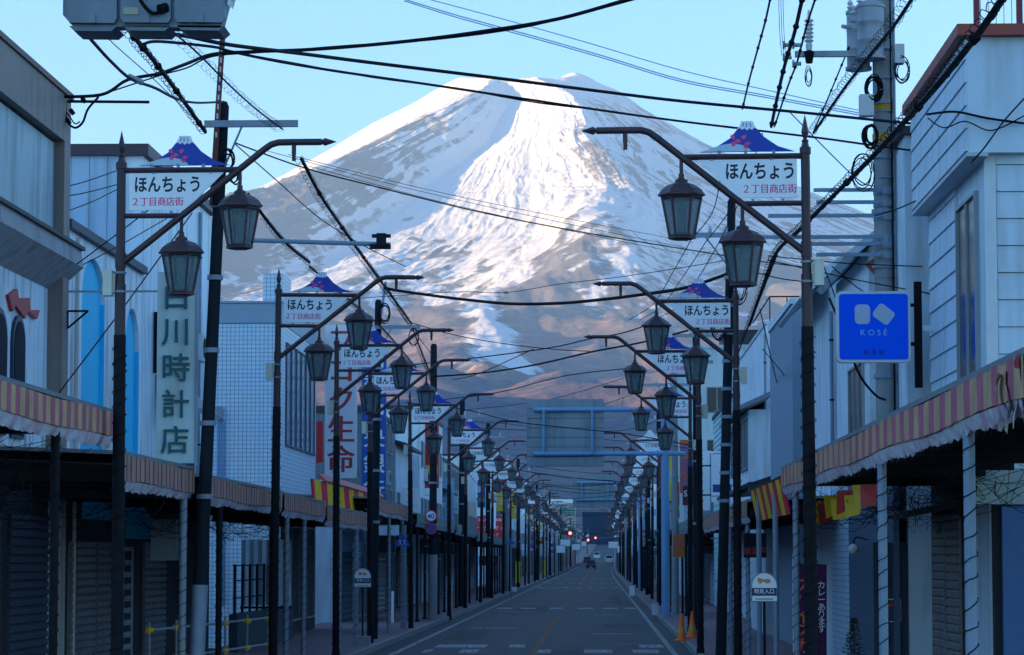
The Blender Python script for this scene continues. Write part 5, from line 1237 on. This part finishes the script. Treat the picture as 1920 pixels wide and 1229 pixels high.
# cones
def cone(px,py,Y,label):
    q=at(px,py,Y); x=q.x
    t=thing('traffic_cone',label,'traffic cone',(x,Y,.0),'orange cones by the right kerb')
    part(t,'base_plate',B().prism(rrect(x,Y,.36,.36,.05),.135,.165,'z'),ORANGE)
    part(t,'cone_body',B().lathe([(.15,.165),(.12,.2),(.035,.82),(.03,.85),(.0,.855)],16,c=(x,Y,0)),ORANGE,smooth=True)
    part(t,'reflective_sleeve',B().lathe([(.107,.32),(.08,.5)],16,c=(x,Y,0)),mat('amber_sleeve',(.75,.3,.05),.4),smooth=True)
cone(1278,1200,73,'orange traffic cone in front of the right lamp post base')
cone(1298,1200,75.5,'orange traffic cone just behind the right lamp post base')
cone(1303,1160,88,'third orange cone further back at the right kerb')
# perpendicular and hanging signs
def board(px0,py0,px1,py1,Y,m,label,texts=(),name='shop_sign',cat='sign',d=.15,arm=0,grp=None,frame=None):
    a=at(px0,py1,Y); c=at(px1,py0,Y); cx=(a.x+c.x)/2
    t=thing(name,label,cat,(cx,Y,a.z),grp)
    part(t,'panel',B().box(a.x,c.x,Y,Y+d,a.z,c.z),m)
    for (s_,sz,mm,fx,fz) in texts: txt(s_,sz,mm,t,((fx-.5)*(c.x-a.x),-.006,fz*(c.z-a.z)),off=.004)
    if frame: part(t,'frame',B().box(a.x-.03,c.x+.03,Y+.01,Y+d-.01,a.z-.03,a.z-.001).box(a.x-.03,c.x+.03,Y+.01,Y+d-.01,c.z+.001,c.z+.03),frame)
    if arm: part(t,'arm',B().box(min(c.x if arm>0 else a.x,(c.x if arm>0 else a.x)+arm),max(c.x if arm>0 else a.x,(c.x if arm>0 else a.x)+arm),Y+.04,Y+.08,(a.z+c.z)/2,(a.z+c.z)/2+.06),DARKM)
    return t
OB=mat('orange_sign',(.62,.14,.03),.5)
board(1275,825,1302,925,118,OB,'vertical orange sign with blue characters beside the right lamp posts',[('ホンダ\n'.replace('ホンダ\n','呉\n服\n店'),.62,DISCB,.5,.5)],arm=1)
board(1280,912,1308,948,112,mat('maroon_sign',(.12,.01,.03),.4),'small maroon sign with a large white S below the orange sign',[('S al',.34,BOARD,.45,.6)],arm=1)
board(1262,1003,1286,1045,104,OB,'small orange and white round-cornered sign low by the blue pole',[('と',.3,DISCB,.5,.6)],arm=1)
board(895,968,942,1010,215,SRED,'red billboard with white lettering on the white building at left',[('おもいで写真館',.26,BOARD,.5,.82),('ケージ 壱ク ポ',.36,BOARD,.5,.45),('ショップ',.24,BOARD,.6,.15)],name='billboard',cat='billboard')
board(898,1043,932,1061,190,SRED,'small red and white sign under the dark awning at left',[('写真',.5,BOARD,.5,.5)])
board(700,985,748,1004,92,LGREY,'small pale sign lit below the higher brown awning',[])
board(663,1000,674,1085,84,DISCB,'narrow blue vertical sign under the left awning by the bus stop',[('山\n中\n央',.3,BOARD,.5,.5)])
board(593,790,606,868,90,SRED,'narrow red sign behind the bank building',[],arm=0)
board(1283,1085,1284,1100,100,DISCB,'thin blue plate near the right kerb',[]) if False else None
board(1347,1050,1357,1106,66,BOARD,'small stack of pale notices on the wall behind the right posts',[('営\n業',.14,DISCB,.5,.7)])
board(1395,1000,1437,1046,57,DARKM,'dark hanging menu board with red lettering under the right awning',[('居酒屋',.16,SRED,.5,.25)])
board(706,735,718,800,108,INK,'blank dark sign on the left behind the fourth lamp',[]) 
board(1228,985,1237,1012,250,DISCB,'tiny blue vertical sign far right',[])
board(1105,955,1106,956,1000,DISCB,'x',[]) if False else None

# utility cabinets and boxes on the pavement
def cabinet(px0,px1,py0,Y,label,m):
    a=at(px0,1100,Y); c=at(px1,1100,Y); z1=at(px0,py0,Y).z
    t=thing('utility_cabinet',label,'cabinet',((a.x+c.x)/2,Y,zp(Y)+.13),'cabinets on the pavement')
    part(t,'body',B().box(a.x,c.x,Y,Y+.35,.13,z1),m); part(t,'door',B().box(a.x+.03,c.x-.03,Y-.012,Y-.001,.2,z1-.05),m); part(t,'top_lip',B().box(a.x-.02,c.x+.02,Y-.03,Y+.37,z1+.001,z1+.03),m)
cabinet(832,847,1083,112,'pale cabinet with a white notice beside the left posts',LGREY)
cabinet(958,969,1102,178,'small white box at the foot of the far left posts',BOARD)
cabinet(1222,1234,1133,106,'pale box at the foot of the light blue gantry pole',LGREY)
cabinet(1180,1190,1100,158,'small white box by the right kerb far along',BOARD)
cabinet(305,345,955,43,'navy white meter box hung under the left awning',MATS['navy_white_box']) if False else None
for i,(px,Y,h) in enumerate(((736,93,1.15),(754,95,1.15))):
    q=at(px,1150,Y); t=thing('bollard','thin white bollard on the left pavement, %s one'%ORD[i],'bollard',(q.x,Y,.13),'thin white bollards'); part(t,'tube',B().cyl((q.x,Y,.13),(q.x,Y,h),.045,n=10),BOARD); part(t,'cap',B().lathe([(.047,0),(.03,.03),(0,.035)],10,c=(q.x,Y,h)),BOARD)

# ================================================================ vehicles
def vehicle(x,y,label,body_m,w=1.7,l=3.9,h=1.5,van=False,rear=True,name='car'):
    """seen end-on: lower body, cabin, windows, wheels, lights; rear=True shows its tail to the camera"""
    z=zp(y)+.01; t=thing('parked_'+name if False else name,label,name,(x,y,z))
    hw=w/2; y0=y; y1=y+l
    lo=.28; mid=h*.56
    def shell(zs): pass
    prof=[(y0,lo),(y0-.03,mid*.7),(y0+.04,mid),(y1-.04,mid if van else mid*.92),(y1+.03,mid*.6),(y1,lo)]
    b=B(); n=len(prof)
    rows=[(-hw,.0),(-hw*1.0,.0)]
    for sx_,ins in ((-hw,0),(hw,0)): 
        for (yy,zz) in prof: b.v.append((x+sx_,yy,z+zz))
    b.f=[tuple(range(n-1,-1,-1)),tuple(range(n,2*n))]+[(i,(i+1)%n,n+(i+1)%n,n+i) for i in range(n)]
    part(t,'body',b,body_m)
    if van: cab=[(y0+.03,mid),(y0+.12,h),(y1-.75,h),(y1-.1,mid)] if rear else [(y0+.1,mid),(y0+.55,h),(y1-.1,h),(y1-.02,mid)]
    else: cab=[(y0+.12,mid),(y0+.55,h),(y0+2.3,h),(y0+3.0,mid)] if rear else [(y0+.95,mid),(y0+1.6,h),(y0+3.3,h),(y0+3.75,mid)]
    b=B(); 
    for (yy,zz) in cab:
        s_=hw*(.97 if zz<=mid+.01 else .84); b.v+=[(x-s_,yy,z+zz+.002),(x+s_,yy,z+zz+.002)]
    b.f=[(0,1,3,2),(2,3,5,4),(4,5,7,6),(0,2,4,6),(1,7,5,3),(0,6,7,1)]
    part(t,'cabin',b,body_m)
    (ya,za),(yb,zb_)=cab[0],cab[1]
    def lerp(f): return (ya+(yb-ya)*f,za+(zb_-za)*f)
    g=B(); (yl,zl),(yh,zh)=lerp(.12),lerp(.86); g.add([(x-hw*.86,yl-.02,z+zl),(x+hw*.86,yl-.02,z+zl),(x+hw*.74,yh-.02,z+zh),(x-hw*.74,yh-.02,z+zh)],[(0,1,2,3)])
    part(t,'rear_window' if rear else 'windscreen',g,WGLASS)
    for sx_ in (-1,1):
        g=B(); s0=hw*.965+.012; s1=hw*.86+.012
        g.add([(x+sx_*s0,cab[0][0]+.35,z+mid+.06),(x+sx_*s0,cab[3][0]-.4,z+mid+.06),(x+sx_*s1,cab[2][0]-.15,z+h-.1),(x+sx_*s1,cab[1][0]+.15,z+h-.1)],[(0,1,2,3)])
        part(t,'side_window',g,WGLASS)
        for wy in (y0+.7,y1-.75):
            wl=part(t,'wheel',B().cyl((x+sx_*(hw-.2),wy,z+.3),(x+sx_*(hw+.01),wy,z+.3),.3,n=16),BLK)
            part(t,'hub',B().cyl((x+sx_*(hw+.012),wy,z+.3),(x+sx_*(hw+.02),wy,z+.3),.17,n=10),GALV,wl)
        if rear: part(t,'tail_light',B().box(x+sx_*(hw-.16)-.1,x+sx_*(hw-.16)+.1,y0-.06,y0-.0,z+mid*.72,z+mid*.95),mat('tail_lamp',(.5,.02,.02),.3))
        else: part(t,'headlight',B().box(x+sx_*(hw-.25)-.13,x+sx_*(hw-.25)+.13,y0-.06,y0-.0,z+mid*.66,z+mid*.86),mat('head_lamp',(.75,.78,.8),.2))
        part(t,'mirror',B().box(x+sx_*(hw+.02),x+sx_*(hw+.18),cab[0][0]+.3,cab[0][0]+.4,z+mid+.05,z+mid+.22),body_m)
    part(t,'bumper',B().box(x-hw*.97,x+hw*.97,y0-.1,y0-.031,z+.26,z+.48),body_m if van else DARKM)
    part(t,'number_plate',B().box(x-.17,x+.17,y0-.12,y0-.101,z+.34,z+.46),BOARD)
CAR=mat('dark_car_paint',(.02,.025,.05),.3,.2,spec=.6); VAN=mat('white_van_paint',(.70,.72,.74),.35,spec=.5); SIL=mat('silver_paint',(.42,.48,.52),.35,.3)
vehicle(at(1108,1060,500).x,500,'dark blue car seen from behind driving away in the left lane',CAR,rear=True,h=1.6)
vehicle(at(1142,1045,640).x,640,'white van coming towards the camera in the right lane',VAN,w=1.65,l=3.6,h=1.9,van=True,rear=False,name='van')
vehicle(at(1119,1040,760).x,760,'pale silver van further away beyond the dark car',SIL,w=1.8,l=4.2,h=1.9,van=True,rear=False,name='van')
vehicle(at(1101,1046,640).x,640,'dark red car stopped ahead of the dark blue car',mat('red_car_paint',(.18,.02,.02),.3),rear=True)

# ================================================================ buildings and clutter at the far end of the street
rnd=random.Random(12)
cols=[LGREY,BEIGE,WHITE,GREY,CYANW,LGREY]
for i in range(34):
    side=-1 if i%2 else 1; y=rnd.uniform(680,1150); x=shift(y)+side*rnd.uniform(9,70); h=rnd.uniform(5,9); w=rnd.uniform(7,12)
    t=block('distant_house','small house beyond the end of the street, %s one counted outwards'%ORD[i%30] if i<30 else 'low house among the last roofs before the mountain','house',x-w/2,x+w/2,y,y+10,h,rnd.choice(cols),gable=1.8 if i%3 else None,group='distant houses at the foot of the mountain',capm=rnd.choice([DROOF,mat('blue_roof',(.08,.16,.26),.6),mat('brown_roof',(.13,.08,.07),.6)]))
    for k in range(2): win(t,'y',y,-1,x-w*.35+k*w*.4,x-w*.35+k*w*.4+1.6,zp(y)+h*.5,zp(y)+h*.5+1.3,1)
t=block('apartment_building','pinkish apartment block with teal windows and a white roof left of the far gantry','building',-10.8,-4.8,600,612,13.2,mat('pinkish_wall',(.42,.32,.31),.8),capm=BOARD,caph=1.0)
for k in range(2):
    for j in range(3): win(t,'y',600,-1,-8.0+k*1.6,-6.6+k*1.6,zp(600)+3.2+j*3.6,zp(600)+5.4+j*3.6,2,gm=mat('teal_glass',(.03,.22,.24),.2))
t=block('tall_building','dark blue glass building closing the end of the street below the far gantry sign','building',-6.5,9.5,1180,1195,13.5,mat('dark_blue_cladding',(.035,.06,.10),.8,var=.3,scale=.5,spec=.1))
for k in range(6): part(t,'pilaster',B().box(-6.3+k*3.0,-6.0+k*3.0,1179.6,1179.95,zp(1180),zp(1180)+13.4),MATS['dark_blue_cladding'])
# strings of white shop plates hanging across the far street
for i,(px,py,Y,w) in enumerate(((1060,1018,420,9),(1080,1026,470,8),(1150,1022,430,9),(1165,1030,400,7),(1050,1030,380,8),(1095,1020,600,6))):
    a=at(px,py,Y); t=thing('hanging_banner','pale cloth banner hung beside the far street, %s one'%ORD[i],'banner',a,'pale far banners'); part(t,'cloth',B().box(a.x-w/12,a.x+w/12,Y,Y+.03,a.z-.5,a.z+.5),BOARD); part(t,'rod',B().cyl((a.x-w/10,Y,a.z+.52),(a.x+w/10,Y,a.z+.52),.03,n=5),DARKM)

# ================================================================ overhead cables (traced where they hang)
CG='thin overhead wires'
pxc([(95,182,44),(190,178,44),(240,150,43.5),(300,138,43),(350,120,42),(400,102,41),(480,97,40.5),(600,92,40),(760,78,39.5),(900,60,39),(1050,35,38.5),(1200,-8,38)],.028,'thick black cable sweeping from the left roof bracket up to the top centre',seed=1)
pxc([(190,178,43.9),(300,142,43),(350,128,42),(400,106,41),(500,98,40.5),(650,86,40),(820,74,39.5),(1000,48,38.9),(1210,-6,38.2)],.013,'thinner cable twisted along the thick one to the top centre',group=CG)
pxc([(290,61,30),(345,67,31),(430,84,32),(560,100,34),(700,118,36),(920,145,38),(1100,168,40),(1280,190,42),(1513,212,44),(1680,229,46),(1920,251,48)],.026,'thick black cable crossing the whole picture just above the summit',seed=3)
pxc([(270,83,30),(300,78,30.5),(400,88,32),(430,96,32.5),(520,115,33.5),(640,135,35),(800,158,37),(900,173,38),(1100,203,40),(1280,228,42),(1530,258,44),(1700,281,46),(1920,303,48)],.019,'black twisted cable crossing the mountain below the thick one',ties=0)
pxc([(430,97,32.6),(560,120,34),(660,139,35.2),(730,150,36),(860,167,37.5),(1000,192,39),(1110,205,40.2)],.010,'thin wire wound along the twisted cable over the summit',group=CG)
for k,(dy,dx) in enumerate(((0,0),(4,3))):
    pxc([(755+dx,-2+dy,60),(860,30+dy,60),(1000,68+dy,60),(1130,105+dy,60),(1280,150+dy,60),(1430,178+dy,60),(1610,212+dy,60)],.012,'%s pale blue wire of the close pair high above the summit'%['upper','lower'][k],group='pale pair of wires in the sky',m=LBLUE)
pxc([(800,-2,60),(950,38,60),(1100,80,60),(1280,133,60),(1450,172,60),(1640,213,60),(1920,262,60)],.010,'pale single wire above the pair in the upper right sky',m=LBLUE)
# cables off the left pole
pxc([(440,268,41),(570,315,43),(700,349,45),(900,398,48),(1100,437,51),(1300,470,54),(1450,494,57),(1520,502,58)],.012,'black wire running from the left pole down across the mountain face')
for k,(a_,c_) in enumerate((((500,283),(1290,466)),((580,312),(1290,478)),((540,290),(1300,455)))):
    pxc([(a_[0],a_[1],43),((a_[0]*2+c_[0])/3,(a_[1]*2+c_[1])/3+9,47),((a_[0]+2*c_[0])/3,(a_[1]+2*c_[1])/3+7,52),(c_[0],c_[1],58)],.005,'very thin wire parallel below the black wire on the mountain face, %s'%ORD[k],group='very thin parallel wires on the mountain')
pxc([(440,270,41),(520,340,46),(600,410,51),(680,460,57),(760,500,63)],.010,'straight black wire descending from the left pole over the snow',group=CG)
pxc([(720,540,74),(745,545,74),(800,553,73),(880,563,71),(960,570,69),(1050,569,67),(1130,562,65),(1210,552,63),(1290,539,61),(1370,512,59)],.04,'heavy sagging cable between the left crossarm pole and right pole')
pxc([(640,562,75),(850,548,72),(948,549,70),(1050,533,68),(1160,520,65),(1280,502,61),(1370,487,59)],.009,'thin wire with a small box in its middle above the heavy sagging cable')
q=at(948,549,70); 
tag(B().box(-.05,.05,-.03,.03,-.03,.03).build('cable_box',GALV,None,loc=q),'tiny grey box hanging on the thin wire','cable box')
pxc([(770,605,75),(850,628,75),(940,644,75),(1035,655,72),(1105,659,70)],.012,'thin wire from the left crossarm to the third right lamp tip',group=CG)
pxc([(765,685,75),(860,675,73),(950,664,71),(1040,651,69),(1110,635,66),(1170,624,63),(1240,600,61)],.015,'rising black cable under the sagging heavy one')
pxc([(815,706,97),(900,700,95),(1000,685,92),(1110,660,88),(1200,643,85),(1290,620,82)],.03,'thick rising cable above the back of the road sign')
pxc([(730,545,75),(760,600,82),(820,680,90),(815,690,97)],.012,'cable sagging from the crossarm pole to the next left pole',group=CG)
for k,(pts) in enumerate(([(880,790,130),(960,796,125),(1040,808,118),(1130,824,110),(1230,832,104),(1310,845,98)],[(760,755,97),(870,768,95),(960,790,92),(1060,802,90),(1180,815,86),(1310,838,84)],[(880,870,140),(960,880,138),(1060,895,136),(1180,905,136)],[(900,850,150),(980,870,148),(1080,885,146),(1200,890,140)],[(900,905,180),(1000,915,178),(1100,925,176),(1190,920,172)],[(890,885,152),(970,900,152),(1070,912,152),(1190,905,165)],[(860,770,124),(960,760,118),(1050,745,112),(1200,700,100)],[(830,750,100),(940,735,96),(1060,705,90),(1190,690,84)],[(1000,655,120),(900,700,120),(850,712,110)],[(1010,800,110),(1100,770,110),(1200,735,108)],[(920,930,190),(1010,938,200),(1090,945,210),(1180,938,196)],[(940,950,230),(1020,955,235),(1100,958,240),(1170,952,228)])):
    pxc(pts,.012+.004*(k%3),'thin wire crossing the street below the mountain, %s of the set'%ORD[k],group='wires crossing the far street')
# left bundle with spiral guards
pxc([(195,-30,27),(245,60,29),(285,110,31.5),(330,170,35),(385,248,40.5)],.03,'thick bundle with spiral guard descending from top left to the leaning pole',guard=.07,ties=6)
pxc([(310,50,29),(365,95,31),(430,160,34),(480,205,37),(530,243,41)],.012,'thin loop wrapped wire from top left to the left crossarm',guard=.09)
pxc([(150,50,22),(175,80,23),(210,118,24.5),(245,148,26),(290,165,28),(330,185,31),(370,193,36),(420,191,40.8)],.016,'twisted service cable with a grey joint sleeve at upper left')
q=at(252,150,26.3); tag(B().cyl((-.06,0,.035),(.08,0,-.03),.03,n=10).build('joint_sleeve',GALV,None,True,loc=q),'small grey joint sleeve on the twisted service cable','joint sleeve')
pxc([(565,298,33.8),(600,365,37),(640,425,41),(690,495,48),(730,550,60),(770,606,74)],.022,'guarded cable hanging from the first lamp arm down to the far crossarm',guard=.075,ties=4)
pxc([(465,365,41),(505,420,43),(540,460,46),(580,492,49)],.028,'thick guarded bundle between left pole and second lamp board',guard=.06)
pxc([(580,500,49.8),(650,560,60),(720,620,72),(780,690,85)],.02,'guarded bundle running on behind the second left lamp',guard=.06)
pxc([(770,606,75),(790,660,80),(812,715,96)],.02,'guarded cable between the crossarm pole and the sign pole',guard=.08)
pxc([(160,10,24),(200,70,28),(300,160,34),(380,240,40.5)],.006,'very thin wire parallel to the upper left bundle',group=CG)
for k,(a_,c_,Y0,Y1) in enumerate((((98,357),(225,318),44,52),((98,372),(225,345),44,52),((110,520),(330,400),44,52),((98,530),(410,290),44.7,41),((110,738),(360,400),36,41),((130,395),(230,350),46,52))):
    pxc([(a_[0],a_[1],Y0),((a_[0]+c_[0])/2,(a_[1]+c_[1])/2+3,(Y0+Y1)/2),(c_[0],c_[1],Y1)],.010,'straight service wire against the left shop fronts, %s of six'%ORD[k],group='service wires on the left shop fronts')
# loop of cable at the roof bracket
t=thing('bracket_cable_loop','drooping cable loops with black clamps below the left roof bracket','cable',at(130,185,44))
part(t,'loop',B().tube(smooth([at(100,290,44.4),at(108,230,44.3),at(113,180,44.2),at(122,190,44.2),at(125,225,44.2),at(140,240,44.2),at(155,230,44.2),at(165,205,44.2),at(185,182,44.2)],5),.02,6),BLK)
part(t,'loop',B().tube(smooth([at(112,180,44.2),at(118,205,44.2),at(128,215,44.2),at(140,232,44.2),at(150,228,44.2)],5),.012,5),BLK)
for (x_,y_) in ((122,222),(128,228),(135,210),(110,205),(157,188)): 
    q=at(x_,y_,44.15); part(t,'clamp',B().cyl(q+Vector((-.03,0,.04)),q+Vector((.03,0,-.04)),.035,n=7),BLK)
# right bundles
pxc([(1885,-10,22),(1840,55,23.5),(1790,120,25.5),(1740,180,28),(1690,235,31),(1630,300,35),(1560,370,40),(1500,430,46),(1455,475,52),(1430,540,56),(1405,610,58.7)],.034,'very thick twisted cable bundle sweeping across the right buildings',guard=.075,ties=5)
pxc([(1715,-10,26),(1675,50,28.5),(1630,105,32),(1580,170,37),(1525,250,44)],.02,'guarded cable from the top right down past the transformers',guard=.085)
pxc([(1459,470,52),(1440,520,57),(1400,620,75),(1370,700,100)],.02,'guarded cable continuing down the right row of poles',guard=.06)
pxc([(1445,-6,40),(1435,40,42),(1420,95,45),(1405,150,48),(1392,205,51)],.017,'black line with clamps left of the transformer arm',ties=7)
pxc([(1505,-6,41),(1490,60,44),(1472,120,47),(1458,180,50),(1446,238,53)],.032,'thick clamped line descending beside the arrester',ties=8)
pxc([(1530,-6,41),(1512,50,44),(1495,115,47),(1478,160,49.5),(1452,238,53)],.018,'second clamped line descending beside the arrester',ties=8)
pxc([(1592,88,47),(1575,130,48.5),(1550,190,51),(1525,248,54)],.014,'clamped line leaving the crossarm towards the first right lamp',ties=6)
for x_ in (1460,1464,1468): pxc([(x_,-5,44),(x_+2,60,46),(x_+6,105,47)],.005,'one of three fine vertical wires at the transformer arm',group='fine vertical wires at the transformer arm')
for k,(pts) in enumerate(([(1350,340,56),(1335,400,57.5),(1294,452,58.7)],[(1392,345,56),(1365,400,57.5),(1325,452,58.7)],[(1430,250,52),(1385,380,56),(1349,452,58.7)],[(1294,453,58.7),(1262,510,66),(1225,570,78),(1180,600,84)],[(1324,453,58.7),(1280,520,68),(1240,575,80),(1200,600,84)],[(1349,453,58.7),(1310,520,68),(1265,580,80),(1215,603,84)])):
    pxc(pts,.011,'high voltage line between the right poles, %s of six'%ORD[k],group='high voltage lines between right poles')
for k,(a_,c_) in enumerate((((1440,480),(1730,500)),((1440,488),(1800,560)),((1560,500),(1640,560)),((1395,505),(1520,530)),((1545,500),(1600,640)))):
    pxc([(a_[0],a_[1],47),((a_[0]+c_[0])/2,(a_[1]+c_[1])/2+4,46.5),(c_[0],c_[1],46)],.010,'service wire to the right building fronts, %s of five'%ORD[k],group='service wires on the right building fronts')
pxc([(1430,655,60),(1480,720,75),(1520,810,84)],.012,'sloping wire against the bay window building',group=CG); pxc([(1425,580,59),(1450,690,72),(1478,800,84)],.014,'wire hanging down the bay window wall',group=CG)
pxc([(1555,560,47),(1580,620,46),(1610,700,46),(1640,740,46.5),(1660,750,47)],.022,'frayed thick cable hanging left of the blue square sign')
pxc([(1480,210,48),(1600,330,47.6),(1640,350,47.4)],.01,'stay wire near the first right lamp top',group=CG)
pxc([(1738,215,39),(1790,210,38.3),(1850,222,38.2),(1920,232,38.2)],.018,'cable running along the upper face of the siding building')
pxc([(1740,222,39),(1770,240,38.4),(1810,228,38.2),(1860,245,38.2),(1925,215,38.2)],.010,'looping thin wire on the siding building',group=CG)
pxc([(1925,180,38.2),(1880,230,38.1),(1835,290,38.1),(1780,340,42),(1700,385,45),(1640,405,46.8)],.012,'long wire curving from the siding building to the transformer pole')
t=thing('wire_ring','thin wire ring hanging from the first right lamp arm','wire ring',at(1230,255,32.4)); q=t.location
part(t,'ring',B().tube([q+Vector((.062*math.cos(a),0,.062*math.sin(a))) for a in np.linspace(0,6.283,20)],.003,4),BLK)
# snow shed behind nothing: small clutter between the far poles
rnd=random.Random(77); G3='short slack wires between far poles'
for i in range(34):
    side=-1 if i%2 else 1; y=110+i*11; x=(-5.9 if side<0 else 3.0)+shift(y); z=rnd.uniform(5.5,8.8)+zp(y)
    if i%3==0: pts=[(x,y,z),(x*.3,y+6,z-.55),(2.9+shift(y) if side<0 else -5.8+shift(y),y+12,z+rnd.uniform(-.4,.4))]
    else: pts=[(x,y,z),(x+rnd.uniform(-.2,.2),y+14,z-.5),(x,y+28,z+rnd.uniform(-.3,.3))]
    cable(pts,.014,'slack wire between the far street poles',group=G3,k=5)
for i in range(26):
    y=rnd.uniform(300,900); x=shift(y)+rnd.choice([-6,3.2,-7,4,-1.5])+rnd.uniform(-.6,.6); h=rnd.uniform(5,10)
    t=thing('distant_post','thin grey post among the far street clutter','post',(x if abs(x-shift(y)+1.6)>3.5 else x-5,y,zp(y)),'thin posts at the far end'); L=t.location
    part(t,'tube',B().cyl((L.x,y,zp(y)),(L.x,y,zp(y)+h),.07,n=6),rnd.choice([GALV,DPOLE,CONC]))
    part(t,'sign_plate',B().box(L.x-.35,L.x+.35,y-.1,y-.08,zp(y)+h*.7,zp(y)+h*.7+.7),rnd.choice([BOARD,DISCB,LGREY,SRED]))
